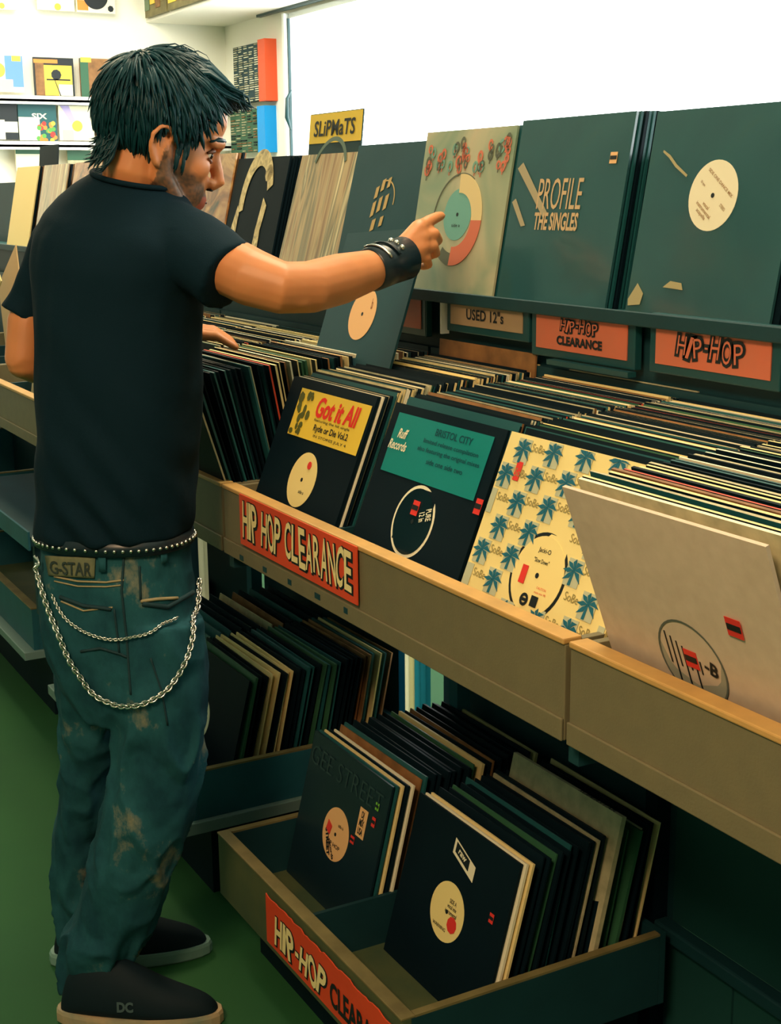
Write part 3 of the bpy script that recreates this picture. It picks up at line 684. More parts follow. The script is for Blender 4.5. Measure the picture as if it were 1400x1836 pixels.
# records in the low bins
def lowcol(xc, y0, y1, n, z, where, seed, l0=15, l1=13, rf=None):
    rnd = random.Random(seed); pal = [(BLACK, .56, 'black'), (CREAM, .10, 'cream'), (TEALC, .12, 'teal'), (PALE, .10, 'pale'), (GREENC, .05, 'green'), (BROWN, .05, 'brown')]
    tot = sum(p[1] for p in pal)
    for i in range(n):
        f = (i + .5) / n; q = rnd.uniform(0, tot); k = 0
        while q > pal[k][1]: q -= pal[k][1]; k += 1
        plain(xc + rnd.uniform(-.006, .006), y0 + (y1 - y0) * f, z + rnd.uniform(0, .006), l0 + (l1 - l0) * f + rnd.uniform(-1, 1), pal[k][0], f'{pal[k][2]} record sleeve leaning {where}', f'{pal[k][2]} sleeves leaning {where}', t=rnd.choice((.004, .005, .008)), yaw=rnd.uniform(-.8, .8), h_=.292)
LH = .295
# front right record
o = sleeve(-1.815, 1.066, .141, 15.5, BLACK, 'black sleeve with small logo rectangle and cream label at front of low bin', t=.006, h_=.292)
centre_label(o, LABEL, .050, .142, .0, lines=[('WARNING', -.012, -.03, .04, .006), ('SIDE A\nvocal mix\ninstrumental', .012, .012, .035, .026), ('33', .02, -.01, .01, .008)])
MB().disc(.022, .128, .014, YS - .0012, n=9).build('red_mark', INKRED, o)
q = MB().poly([(-.022, .238), (.048, .214), (.048, .240), (-.022, .264)], YS - .0004).build('logo_frame', WHITE, o)
MB().poly([(-.015, .242), (.030, .226), (.030, .244), (-.015, .259)], YS - .001).build('logo_panel', INK, q)
m = MB(); text_into(m, 'raw', .008, .243, .026, .008, YS - .0016, 0, .03, rot=R(-18)); m.build('logo_lettering', WHITE, q)
sticker(o, .118, .185, .012, .016, INKRED)
for k, mt in enumerate((WHITE, CREAM)):
    q = plain(-1.815 + .006 + .004 * k, 1.0755 + .009 * k, .141, 15, mt, ('white inner sleeve sticking out just behind the front logo sleeve', 'cream sleeve standing second behind the front logo sleeve')[k], None, t=.006, h_=.292)
lowcol(-1.812, 1.10, 1.365, 20, .141, 'behind the small-logo sleeve in the low bin', 21, 15, 12)
plain(-1.80, 1.262, .160, 13, PALE, 'tan sleeve with black spine letters standing up in the low bin', None, t=.012)
m = MB(); text_into(m, 'SUPERSTAR', .06, .0, .11, .010, 0, 0, .03)
m = MB(); q = empty('spine_title', (0, 0, 0))
COL.objects.unlink(q); bpy.data.objects.remove(q)
tp = [x for x in COL.objects if x.get('label', '').startswith('tan sleeve with black')][0]
mb = MB(); text_into(mb, 'SUPERSTAR', .085, 0, .10, .008, 0, 0, .03); mb.v = [(x, z, .3124) for x, y, z in mb.v]; mb.build('spine_lettering', INK, tp)
# front left record
o = sleeve(-2.168, 1.040, .141, 14, BLACKG, 'black sleeve with faint GEE STREET lettering and orange label in low bin', t=.006, h_=.292)
centre_label(o, PEACH, .050, .140, .0, lines=[('side b', .015, .02, .02, .006), ('HIP HOP', .0, -.02, .05, .008)])
m = MB(); text_into(m, 'STREET', -.022, .118, .052, .011, YS - .0010, 0, .05, rot=R(-62)); text_into(m, 'records', -.004, .110, .040, .008, YS - .0010, 0, .03, rot=R(-50)); m.build('label_lettering', INK, o)
MB().poly([(-.036, .140), (-.020, .132), (-.016, .150), (-.032, .158)], YS - .0016).build('red_mark', INKRED, o)
m = MB(); text_into(m, 'GEE STREET', -.005, .250, .285, .036, YS - .0004, 0, -.012); m.build('faint_lettering', mat('faint_grey_ink', (.02, .05, .055), .4), o)
q = MB().rect(.068, .098, .168, .222, YS - .0004).build('note_sticker', PEACH, o)
m = MB(); text_into(m, 'DJ\nMIX\nUSA', .083, .195, .018, .044, YS - .001, 0, .03); m.build('note_print', INK, q)
sticker(o, .120, .212, .012, .018, INKRED); sticker(o, .062, .155, .014, .014, INKRED); sticker(o, .122, .242, .012, .014, mat('lime_sticker', (.20, .60, .05), .5))
for k, mt in enumerate((TEALC, CREAM, BLACK, WHITE)):
    plain(-2.165 + .004 * k, 1.050 + .0085 * k, .141, 13.6, mt, f'{("teal","cream","black","white")[k]} sleeve leaning just behind the faint-lettered sleeve in the low bin', None, t=.005, h_=.292)
lowcol(-2.165, 1.09, 1.365, 18, .141, 'behind the faint-lettered sleeve in the low bin', 22, 13, 11)
# blue-grey bin records
o = sleeve(-2.716, 1.003, .175, 14, BLACK, 'black sleeve at the front of the blue-grey floor bin, cream label peeking past leg', t=.006, h_=.292)
centre_label(o, WHITE, .048, .150, -.045)
lowcol(-2.716, 1.015, 1.36, 27, .175, 'in the blue-grey floor bin right of the man\'s leg', 23, 14, 11)
lowcol(-3.04, 1.03, 1.36, 12, .175, 'in the blue-grey floor bin hidden partly by the man\'s leg', 24, 13, 11)
tag(BULK.build('packed_sleeves', BULKM), 'dense mass of thin record sleeve edges at the far back of the upper bins', 'records', None, 'stuff')
def tilted(px, py, Y, roll, lean, m, label):
    c = at(px, py, 'Y', Y); o = sleeve(0, 0, 0, lean, m, label, t=.005, roll=roll)
    o.location = c - o.rotation_euler.to_matrix() @ Vector((0, 0, SL / 2))
tilted(-36, 500, 1.06, 44, 6, CREAM, 'large cream sleeve standing on its corner at the left edge behind the man\'s arm')
tilted(22, 552, 1.18, -28, 4, mat('tan_paper', (.55, .38, .18), .6), 'tan sleeve tilted up behind the cream one at the left edge')
# ------------------------------------------------------------------ back wall displays
def wall_cover(p, w_, h_, m, label, art=None, arts=None):
    o = empty('wall_record', p); o.rotation_euler = (0, 0, R(90))      # local -Y looks along +X
    MB().box(-w_ / 2, w_ / 2, -.02, 0, 0, h_).build('jacket', m, o)
    if art:
        a = MB(); art(a, w_, h_); a.build('printed_artwork', arts, o)
    return tag(o, label, 'record')
XW = XB + .06
def wshelf(px0, py0, px1, label):
    a, b = at(px0, py0, 'X', XW), at(px1, py0, 'X', XW)
    o = MB().box(XB, XB + .13, a.y, b.y + .4, a.z - .035, a.z - .02).box(XB + .12, XB + .13, a.y, b.y + .4, a.z - .05, a.z + .0).build('wall_shelf', WHITEM)
    tag(o, label, 'shelf')
wshelf(-60, 170, 330, 'upper white ledge shelf on the far wall, left of the man\'s head')
wshelf(-60, 253, 330, 'middle white ledge shelf on the far wall behind the man\'s nape')
wshelf(-60, 330, 330, 'lowest white ledge shelf on the far wall, mostly hidden by the display row')
PURP = mat('lilac_print', (.45, .38, .70), .5); SKYB = mat('blue_print', (.12, .28, .60), .5); PINKP = mat('pink_print', (.80, .45, .42), .5); ORG = mat('orange_print', (.80, .25, .04), .5); GRN = mat('leaf_green_print', (.10, .35, .06), .5)
def wc(x0, x1, yb, yt, m, label, art=None, arts=None):
    a, b, t = at(x0, yb, 'X', XW), at(x1, yb, 'X', XW), at((x0 + x1) / 2, yt, 'X', XW)
    wall_cover(((XW + .0), (a.y + b.y) / 2, a.z), b.y - a.y, t.z - a.z, m, label, art, arts)
def A1(a, w, h): a.rect(0, w * .5, h * .15, h, -.0212, 0).rect(-w * .5, w * .2, 0, h * .35, -.0214, 1).rect(w * .2, w * .45, h * .85, h, -.0216, 2).disc(-w * .2, h * .6, w * .2, -.0218, 2)
wc(-22, 42, 165, 100, WHITE, 'pale cover with blue and pink patches on the upper shelf, cut by left edge', A1, [SKYB, PINKP, YELLOW])
def A2(a, w, h):
    a.rect(-w * .47, -w * .25, 0, h * .85, -.0212, 0).rect(-w * .25, w * .45, 0, h * .8, -.0212, 1).rect(-w * .5, w * .1, h * .85, h * .95, -.0214, 3).disc(.05 * w, h * .55, w * .13, -.0216, 2, n=9).rect(-w * .2, w * .4, h * .40, h * .44, -.0216, 2)
    a.poly([(0, h * .4), (.02 * w, h * .4), (w * .15, 0), (w * .12, 0)], -.0216, 2).rect(w * .1, w * .45, 0, h * .3, -.0214, 4)
wc(62, 133, 171, 104, INK, 'dark-edged cover with a black flower figure on yellow, on the upper shelf', A2, [BROWN, YELLOW, INK, ORG, WHITE])
def A3(a, w, h): a.rect(-w * .5, -w * .3, 0, h, -.0212, 0).rect(-w * .48, -w * .22, h * .9, h * 1.02, -.0216, 1).rect(w * .1, w * .5, h * .72, h * .78, -.0216, 2).rect(-w * .05, w * .35, 0, h * .5, -.0212, 3)
wc(145, 216, 176, 106, BROWN, 'brown cover with a yellow corner tag beside the man\'s hair on the upper shelf', A3, [GREENC, YELLOW, WHITE, ORG])
def A4(a, w, h): a.rect(-w * .5, w * .1, 0, h * .55, -.0212, 0).rect(-w * .1, w * .5, h * .2, h * .5, -.0214, 1)
wc(-26, 32, 250, 186, INK, 'black and white cover on the middle shelf at the left edge', A4, [WHITE, WHITE])
def A5(a, w, h):
    a.rect(-w * .5, w * .05, 0, h * .65, -.0212, 0); text_into(a, 'SIX', w * .05, h * .68, w * .4, h * .16, -.0222, 0, .03)
    rnd = random.Random(5)
    for k in range(24): t = rnd.uniform(.0, .5); a.disc(rnd.uniform(.0, .45) * w, t * h, w * .06, -.0214 - k * .00004, rnd.choice((1, 2, 3, 4)), n=8)
wc(34, 102, 252, 188, TEALC, 'white and teal cover with bright fruit colours and white letters, middle shelf', A5, [WHITE, GRN, ORG, YELLOW, INKRED])
def A6(a, w, h): a.poly([(-w * .45, h), (-w * .2, h), (.0, h * .5), (-w * .12, h * .45)], -.0212, 0).disc(w * .02, h * .42, w * .15, -.0214, 1, n=16).rect(-w * .4, -w * .1, 0, h * .3, -.0212, 2)
wc(106, 168, 252, 190, WHITE, 'white cover with a lilac streak and pale yellow dot on the middle shelf', A6, [PURP, YELLOW, PINKP])
wc(172, 234, 254, 194, BROWN, 'brown cover on the middle shelf partly hidden by the man\'s hair')
def A7(a, w, h): a.rect(-w * .5, w * .5, h * .86, h, -.0212, 0).poly([(-w * .15, h * .45), (0, h * .38), (w * .15, h * .45), (0, h * .42)], -.0214, 1)
wc(30, 100, 328, 268, WHITE, 'white cover with green top band on the lowest far shelf', A7, [GREENC, PALE])
def A8(a, w, h): a.rect(-w * .5, w * .5, h * .7, h, -.0212, 0).rect(-w * .4, w * .4, h * .2, h * .6, -.0212, 1)
wc(122, 164, 328, 270, PALE, 'grey-green landscape cover right of the black divider card on the lowest shelf', A8, [GREENC, PALE])
def A9(a, w, h): a.disc(w * .05, h * .1, w * .09, -.0212, 0, n=10)
wc(-30, 28, 16, -50, WHITE, 'white cover hung high on the far wall at the upper left corner', A9, [YELLOW])
wc(65, 132, 18, -50, WHITE, 'white cover with a small yellow mark hung highest on the far wall', A9, [YELLOW])
def A10(a, w, h): a.disc(-w * .0, h * .42, w * .32, -.0214, 0).rect(-w * .48, -w * .2, h * .05, h * .3, -.0212, 1).disc(w * .38, h * .12, w * .08, -.0214, 0, n=7)
wc(136, 205, 22, -48, WHITE, 'white cover with a big black disc hung highest on the far wall', A10, [INK, ORG])
# poster boards on the soffit front
def soffit(x0, y0, x1, y1, label, seed):
    a, b = at(x0, y0, 'Y', SY - .02), at(x1, y1, 'Y', SY - .02); z = 2.55; h_ = .5
    o = empty('poster_board', (a.x, SY - .025, z)); L = b.x - a.x
    MB().box(0, L, 0, .02, 0, h_).build('board', OLIVEL, o)
    rnd = random.Random(seed)
    for k in range(4):
        q = MB().box(L * (k + .08) / 4, L * (k + .92) / 4, -.004, 0, .04 + .03 * (k % 2), h_ - .04).build('pinned_print', [mat('faded_green_print', (.14, .20, .10), .5), YELLOW, BROWN, mat('olive_print', (.30, .28, .10), .5)][(k + seed) % 4], o)
    tag(o, label, 'poster')
soffit(262, 36, 300, 26, 'green and brown poster board hanging high on the lowered ceiling, left one', 0)
soffit(303, 26, 372, 2, 'yellow-brown poster board hanging high on the lowered ceiling, right one', 1)
# wall racks on the window wall
def wall_rack(x0, x1, yt0, yb0, body, edge, label, seed, white):
    a, b = at(x0, yt0, 'Y', YW - .06), at(x1, yt0, 'Y', YW - .06); c = at(x1, yb0, 'Y', YW - .06)
    L = b.x - a.x; H = b.z - c.z
    o = empty('cd_rack', (a.x, YW - .06, c.z)); MB().box(0, L, 0, .06, 0, H).build('rack_body', body, o)
    MB().box(L * .82, L + .01, -.02, .06, -.01, H + .01).build('edge_board', edge, o)
    rnd = random.Random(seed); pr = MB(); n = 26 if white else 16
    for r in range(n):
        for c_ in range(5):
            if rnd.random() < .85:
                xx = L * (.03 + .155 * c_); ww = L * rnd.uniform(.06, .13); pr.box(xx, xx + ww, -.006, 0, H * (r + .25) / n, H * (r + .62) / n, rnd.randrange(3))
    pr.build('title_strip_pattern', [WHITE, WHITE, PALE] if white else [PALE, BROWN, BLACK], o)
    tag(o, label, 'rack')
wall_rack(417, 478, 72, 178, DARKB, mat('orange_board', (.80, .10, .03), .5), 'teal wall rack with rows of white strips and an orange edge beside the window', 1, True)
wall_rack(412, 478, 192, 270, GREENC, mat('bright_blue_board', (.0, .33, .85), .5), 'grey-brown wall rack with a bright blue edge under the orange-edged one', 2, False)

# ------------------------------------------------------------------ the man
SKIN = bpy.data.materials.new('skin'); SKIN.use_nodes = True
nt = SKIN.node_tree; b_ = nt.nodes['Principled BSDF']; b_.inputs['Roughness'].default_value = .48
b_.inputs['Subsurface Weight'].default_value = .12; b_.inputs['Subsurface Radius'].default_value = (.02, .008, .004); b_.inputs['Subsurface Scale'].default_value = .3
vc = nt.nodes.new('ShaderNodeVertexColor'); vc.layer_name = 'skin_colour'; nt.links.new(vc.outputs['Color'], b_.inputs['Base Color'])
SHIRT = mat('black_cotton', (.0015, .015, .026), .85, .15, bump=.2, bump_scale=500)
DENIM = bpy.data.materials.new('washed_denim'); DENIM.use_nodes = True
nt = DENIM.node_tree; b_ = nt.nodes['Principled BSDF']; b_.inputs['Roughness'].default_value = .85; b_.inputs['Specular IOR Level'].default_value = .2
tc = nt.nodes.new('ShaderNodeTexCoord'); mp = nt.nodes.new('ShaderNodeMapping'); mp.inputs['Scale'].default_value = (1, 1, .7)
n1 = nt.nodes.new('ShaderNodeTexNoise'); n1.inputs['Scale'].default_value = 9; n1.inputs['Detail'].default_value = 7; n1.inputs['Roughness'].default_value = .65
rp = nt.nodes.new('ShaderNodeValToRGB')
for e, (p, c) in zip(rp.color_ramp.elements, ((.38, (.006, .048, .068)), (.74, (.36, .30, .16)))): e.position = p; e.color = (*c, 1)
e = rp.color_ramp.elements.new(.58); e.color = (.014, .090, .110, 1)
n2 = nt.nodes.new('ShaderNodeTexNoise'); n2.inputs['Scale'].default_value = 400; bp = nt.nodes.new('ShaderNodeBump'); bp.inputs['Strength'].default_value = .25; bp.inputs['Distance'].default_value = .001
nt.links.new(tc.outputs['Object'], mp.inputs['Vector']); nt.links.new(mp.outputs['Vector'], n1.inputs['Vector']); nt.links.new(n1.outputs['Fac'], rp.inputs['Fac']); nt.links.new(rp.outputs['Color'], b_.inputs['Base Color'])
nt.links.new(tc.outputs['Object'], n2.inputs['Vector']); nt.links.new(n2.outputs['Fac'], bp.inputs['Height']); nt.links.new(bp.outputs['Normal'], b_.inputs['Normal'])
HAIRM = mat('dark_hair', (.002, .034, .044), .45, .25)
LEATHER = mat('black_leather', (.004, .016, .026), .35, .5)
SOLE = mat('worn_rubber_sole', (.50, .34, .18), .6, noise_amt=.5, noise_scale=20, col2=(.20, .24, .17)); SOLE2 = mat('grey_rubber_sole', (.16, .30, .26), .6)
SUEDE = mat('black_suede', (.003, .012, .018), .7, .2)
man = empty('person', (-2.27, .70, 0)); tag(man, 'man in black t-shirt and faded jeans pulling up a record from the bins', 'person')
def child(name, me, parent=man):
    o = bpy.data.objects.new(name, me); COL.objects.link(o); o.parent = parent
    if parent is man: o.matrix_parent_inverse = Matrix.Translation(-man.location)
    return o
# head frame
HO = Vector((-2.222, .798, 1.527)); PITCH = R(16); YAW = R(-4); ROLL = R(4)
HM = Matrix.Rotation(YAW, 3, 'Z') @ Matrix.Rotation(-PITCH, 3, 'X') @ Matrix.Rotation(ROLL, 3, 'Y')   # local: x right side of head, y face, z up
def Hd(l, f, u): return HO + HM @ Vector((l, f * (1.10 if f > 0 else 1), u))
def hv(l, f, u): return HM @ Vector((l, f, u))
b = MB()
# torso, legs inside the clothes
b.tube([V(212, 560), V(214, 700), V(208, 860), V(206, 1000)], [.085, .085, .085, .085], 16, round_ends=True)
b.tube([V(212, 560), V(216, 470), V(222, 400), V(232, 350)], [.085, .088, .08, .055], 16, round_ends=True)
b.tube([V(125, 430, .09), V(222, 400), V(340, 440, -.08)], [.038, .055, .045], 14, round_ends=True)
b.tube([V(236, 372, .01), V(244, 322, -.0), Hd(0, -.022, -.045), Hd(0, -.02, .0)], [.060, .054, .055, .055], 18, round_ends=True)
for s, pts in ((1, [(206, 1000, 0), (270, 1120, -.02), (283, 1340, -.05), (232, 1560, -.05), (165, 1740, -.03)]), (-1, [(206, 1000, 0), (170, 1120, .05), (160, 1350, .10), (134, 1540, .125), (145, 1690, .135)])):
    b.tube([V(*p) for p in pts], [.06, .045, .025, .022, .022], 12, round_ends=True)
# right arm
b.tube([V(345, 445, -.08), V(385, 464, -.115), V(452, 498, -.155), V(505, 516, -.17), V(555, 515, -.14), V(610, 500, -.08), V(655, 487, -.02), V(692, 473, .025), V(712, 462, .045)],
       [.046, .047, .0450, .0405, .0405, .0405, .0345, .0275, .0255], 18, round_ends=True)
b.ell(V(528, 533, -.175), (hv(.018, 0, 0), hv(0, .034, 0), hv(0, 0, .018)), 12, 8)
# right hand
W = V(708, 464, .04)
K = [V(752, 408, .075), V(757, 426, .07), V(755, 444, .062), V(746, 461, .055)]
for k, r_ in zip(K, (.0155, .016, .0155, .014)): b.tube([W, W.lerp(k, .5), k], [.021, .018, r_], 10, round_ends=True)
b.tube([K[0], V(770, 396, .095), V(784, 389, .115), V(791, 387, .128)], [.0125, .0108, .0095, .0080], 10, round_ends=True)
b.tube([K[1], V(779, 419, .085), V(785, 431, .110), V(774, 437, .125)], [.0125, .0108, .0098, .0085], 10, round_ends=True)
b.tube([K[2], V(777, 441, .078), V(781, 454, .102), V(769, 459, .115)], [.0120, .0104, .0094, .0082], 10, round_ends=True)
b.tube([K[3], V(765, 463, .068), V(768, 475, .088), V(757, 478, .100)], [.0108, .0092, .0084, .0074], 10, round_ends=True)
b.tube([V(712, 448, .07), V(732, 428, .115), V(755, 408, .140), V(772, 398, .148)], [.017, .0135, .0115, .009], 10, round_ends=True)
# left arm
b.tube([V(115, 430, .11), V(86, 500, .12), V(50, 580, .10), V(44, 645, .09)], [.040, .038, .036, .034], 16, round_ends=True)
LW = Vector((-2.50, .855, 1.205))
b.tube([V(44, 645, .09), V(54, 652, .10), (V(54, 645, .10)).lerp(LW, .45), LW], [.034, .036, .034, .025], 16, round_ends=True)
LK = [Vector((-2.478 + .020 * i, .935 - .006 * i, 1.208 - .002 * i)) for i in range(4)]
for i, k in enumerate(LK):
    b.tube([LW, LW.lerp(k, .5), k], [.02, .017, .014], 10, round_ends=True)
    e_ = k + Vector((.035 + .002 * i, .040, -.004)); e2 = e_ + Vector((.022, .024, -.018))
    b.tube([k, e_, e2], [.0110, .0095, .0075], 10, round_ends=True)
b.tube([LW + Vector((.01, .01, -.01)), LW + Vector((.055, .03, -.012)), LW + Vector((.085, .06, -.022))], [.015, .012, .009], 10, round_ends=True)
# head
b.ell(Hd(0, .000, .050), (hv(.074, 0, 0), hv(0, .090, 0), hv(0, 0, .084)), 28, 18)
b.ell(Hd(0, .074, -.062), (hv(.030, 0, 0), hv(0, .020, 0), hv(0, 0, .026)), 16, 10)
b.ell(Hd(0, .040, -.008), (hv(.058, 0, 0), hv(0, .050, 0), hv(0, 0, .085)), 24, 16)
b.ell(Hd(0, .056, .062), (hv(.057, 0, 0), hv(0, .043, 0), hv(0, 0, .046)), 20, 12)
b.ell(Hd(0, .050, -.050), (hv(.050, 0, 0), hv(0, .040, 0), hv(0, 0, .048)), 20, 12)
for s in (-1, 1):
    b.tube([Hd(.060 * s, -.002, -.005), Hd(.058 * s, .006, -.045), Hd(.046 * s, .036, -.078), Hd(.018 * s, .070, -.098)], [.016, .018, .018, .018], 12, round_ends=True)
    b.ell(Hd(.034 * s, .052, -.014), (hv(.022, 0, 0), hv(0, .030, 0), hv(0, 0, .026)), 16, 12)
    b.tube([Hd(.006 * s, .092, .030), Hd(.028 * s, .087, .033), Hd(.046 * s, .070, .030)], [.009, .0095, .008], 10, round_ends=True)
    b.ell(Hd(.012 * s, .090, -.032), (hv(.0085, 0, 0), hv(0, .0105, 0), hv(0, 0, .0085)), 12, 8)
    b.tube([Hd(.0 * s, .0885, -.0595), Hd(.012 * s, .0870, -.0600), Hd(.026 * s, .078, -.0625)], [.0065, .006, .003], 10, round_ends=True)
    b.tube([Hd(.0 * s, .0870, -.0700), Hd(.012 * s, .0855, -.0700), Hd(.022 * s, .079, -.0665)], [.0070, .0062, .003], 10, round_ends=True)
    Ed = lambda l, f, u: Hd(l, f - .012, u)
    # ear: bowl, rim, lobe
    b.ell(Ed(.073 * s, .000, -.002), (hv(.0075, -.004 * s, 0), hv(0, .014, .003), hv(0, -.004, .024)), 14, 10)
    b.tube([Ed(.075 * s, .014, .006), Ed(.080 * s, .014, .022), Ed(.084 * s, .004, .031), Ed(.088 * s, -.010, .029), Ed(.088 * s, -.019, .014), Ed(.085 * s, -.018, -.004), Ed(.080 * s, -.010, -.018), Ed(.076 * s, -.001, -.028)], [.0035, .0042, .0045, .0045, .0045, .0045, .0055, .0065], 8, round_ends=True)
    b.tube([Ed(.078 * s, .010, .004), Ed(.079 * s, .012, -.006), Ed(.077 * s, .006, -.018)], [.003, .0042, .003], 8, round_ends=True)
b.tube([Hd(0, .085, .034), Hd(0, .090, .012), Hd(0, .099, -.010), Hd(0, .1055, -.026), Hd(0, .098, -.035)], [.0100, .0095, .0112, .0125, .009], 12, round_ends=True)
b.ell(Hd(0, .080, -.098), (hv(.022, 0, 0), hv(0, .018, 0), hv(0, 0, .017)), 14, 10)
me = remesh('body', b, .0032, SKIN, 3)
# natural skin colours: stubble, lips, warm joints
HMI = HM.transposed()
ca = me.color_attributes.new('skin_colour', 'FLOAT_COLOR', 'POINT')
base = Vector((.62, .235, .085)); cols = np.empty((len(me.vertices), 4))
for i, v in enumerate(me.vertices):
    q = HMI @ (v.co - HO); l, f, u = q
    c = base * (1 + .10 * noise.noise(v.co * 30))
    if v.co.z > 1.36 and abs(l) < .11 and -.11 < f < .15:
        # beard area
        jaw = max(0, min(1, (-(f - .004) * .45 + .004 + .012 * noise.noise(v.co * 60) - u) * 60)) if f > -.006 and u < .02 else 0
        if f > .075 and -.056 < u < -.045: jaw = max(jaw, .75)
        if abs(l) < .028 and f > .07 and -.078 < u < -.0555: jaw = 0; c = Vector((.42, .10, .06))
        jaw *= .80 + .25 * noise.noise(v.co * 220)
        c = c.lerp(Vector((.020, .035, .030)), max(0, min(.9, jaw)))
    cols[i] = (*c, 1)
ca.data.foreach_set('color', cols.ravel().astype(np.float32))
body = child('body', me)
# eyes, brows
EYEW = mat('eye_white', (.75, .68, .50), .25); IRIS = mat('dark_iris', (.02, .015, .01), .2)
for s in (-1, 1):
    ey = MB().ell(Hd(.031 * s, .0655, .011), (hv(.0125, 0, 0), hv(0, .0125, 0), hv(0, 0, .0110)), 16, 10).mesh('eye', EYEW, True)
    e_ = child('eye', ey); child('iris', MB().ell(Hd(.034 * s, .0760, .009), (hv(.005, 0, 0), hv(0, .003, 0), hv(0, 0, .005)), 12, 8).mesh('iris', IRIS, True), e_)
    child('eyelid', MB().tube([Hd(.016 * s, .076, .014), Hd(.026 * s, .0800, .0185), Hd(.038 * s, .0770, .0180), Hd(.048 * s, .066, .012)], [.002, .0038, .0036, .002], 8).tube([Hd(.018 * s, .0755, .005), Hd(.030 * s, .0785, .0005), Hd(.046 * s, .070, .004)], [.002, .0032, .002], 8).mesh('eyelid', HAIRM if s > 2 else mat('eyelid_skin', (.16, .06, .03), .5), True))
    child('eyebrow', MB().tube([Hd(.008 * s, .0930, .033), Hd(.026 * s, .0900, .0375), Hd(.042 * s, .0790, .0370), Hd(.054 * s, .064, .030)], [.0040, .0062, .0055, .002], 8, flat=.8).mesh('eyebrow', HAIRM, True))
for s in (-1, 1): child('nostril', MB().ell(Hd(.0075 * s, .0950, -.0425), (hv(.0032, 0, 0), hv(0, .0045, 0), hv(0, 0, .002)), 8, 6).mesh('nostril', INK, True))
child('mouth_line', MB().tube([Hd(-.024, .0815, -.0645), Hd(-.010, .0925, -.0645), Hd(.010, .0925, -.0645), Hd(.024, .0815, -.0645)], [.001, .0018, .0018, .001], 6).mesh('mouth_line', mat('dark_lip_line', (.10, .02, .015), .5), True))
# hair
rnd = random.Random(21); hm = MB()
C0 = Vector((0, -.004, .056)); AX = (.082, .101, .092)
def hpt(th, ph, k=1.0): # th azimuth (0 = face), ph elevation
    return C0 + Vector((AX[0] * math.sin(th) * math.cos(ph), AX[1] * math.cos(th) * math.cos(ph), AX[2] * math.sin(ph))) * k
def in_hair(p):
    l, f, u = p
    if f > .070: return u > .094
    if f > .046: return u > .030 + (f - .046) * 2.6
    if f > .022: return u > .020 + (f - .022) * .3
    if f > -.004: return u > .028 if abs(l) > .05 else u > .0
    if f > -.028: return u > (.030 if f > -.014 else -.010)
    return u > -.060
cap = MB(); nT, nP = 72, 40; vs = []; fs = []
for j in range(nP + 1):
    for i in range(nT):
        th = 2 * PI * i / nT; ph = -1.15 + (PI / 2 + 1.13) * j / nP; p = hpt(th, ph)
        p *= 1 ; d = .005 * noise.noise(p * 38) + .0035 * noise.noise(p * 90) - .006
        top = max(0, p.z - .1) ; q = C0 + (p - C0) * (1 + d / .09)
        if p.z < .0: q.y = q.y * .90 + .004; q.x *= .86
        vs.append(Hd(*q))
for j in range(nP):
    for i in range(nT):
        i2 = (i + 1) % nT; c = hpt(2 * PI * (i + .5) / nT, -1.15 + (PI / 2 + 1.13) * (j + .5) / nP)
        if in_hair(c): fs.append((j * nT + i, j * nT + i2, (j + 1) * nT + i2, (j + 1) * nT + i))
hm.add(vs, fs)
def lock(root, d, nrm, L, r, lift=.01, curl=0):
    """one tapered lock following the skull"""
    P = []; p = Vector(root); dd = Vector(d).normalized(); n = 5
    for k in range(n + 1):
        P.append(Hd(*p)); st = L / n; p = p + dd * st
        e = Vector(((p.x - C0.x) / AX[0], (p.y - C0.y) / AX[1], (p.z - C0.z) / AX[2])); q = e.length
        want = 1.0 + (lift * (.4 + k / n)) / .09
        if q < want: p = C0 + (p - C0) * (want / q)
        elif curl == 0: p = C0 + (p - C0) * (1 + (want / q - 1) * .6)
        dd = (dd + Vector((curl * .3, 0, -.12)) ).normalized()
    R_ = [r * .8, r, r * .95, r * .7, r * .4, r * .06]
    hm.tube(P, R_, 5)
cnt = 0
while cnt < 2100:
    th = rnd.uniform(-PI, PI); ph = math.asin(rnd.uniform(-.95, 1)); p = hpt(th, ph)
    if not in_hair(p): continue
    cnt += 1
    nrm = Vector((p.x / AX[0] ** 2, (p.y - C0.y) / AX[1] ** 2, (p.z - C0.z) / AX[2] ** 2)).normalized()
    wh = Vector((0.0, -.060, .125)); away = (p - wh); away -= nrm * away.dot(nrm)
    if away.length < 1e-4: continue
    away.normalize(); down = Vector((0, 0, -1)); down -= nrm * down.dot(nrm); down.normalize() if down.length > .05 else None
    side = min(1, abs(p.x) / .07); d = away * (1.0 if p.z > .09 else .75) + down * (.15 if p.z > .09 else .55) + Vector((rnd.uniform(-.35, .35), rnd.uniform(-.25, .25), rnd.uniform(-.2, .2)))
    L = rnd.uniform(.035, .065)
    if p.z < .0: L *= .65
    if p.y > .02 and p.z < .06: L = rnd.uniform(.018, .03)
    if abs(p.x) > .05 and -.03 < p.y < .025 and p.z < .06: L = rnd.uniform(.012, .026)
    if p.y > .02 and p.z < .09: L = rnd.uniform(.012, .022)
    if p.y > .045 and p.z > .075: L = rnd.uniform(.020, .034); d = Vector((rnd.uniform(-.2, .2), 1, rnd.uniform(-.1, .1)))
    lock(p, d, nrm, L, rnd.uniform(.0022, .0040), rnd.uniform(.003, .013))
def free(pts, r): hm.tube([Hd(*q) for q in pts], [r, r * 1.05, r * .8, r * .45, r * .06][:len(pts)], 5)
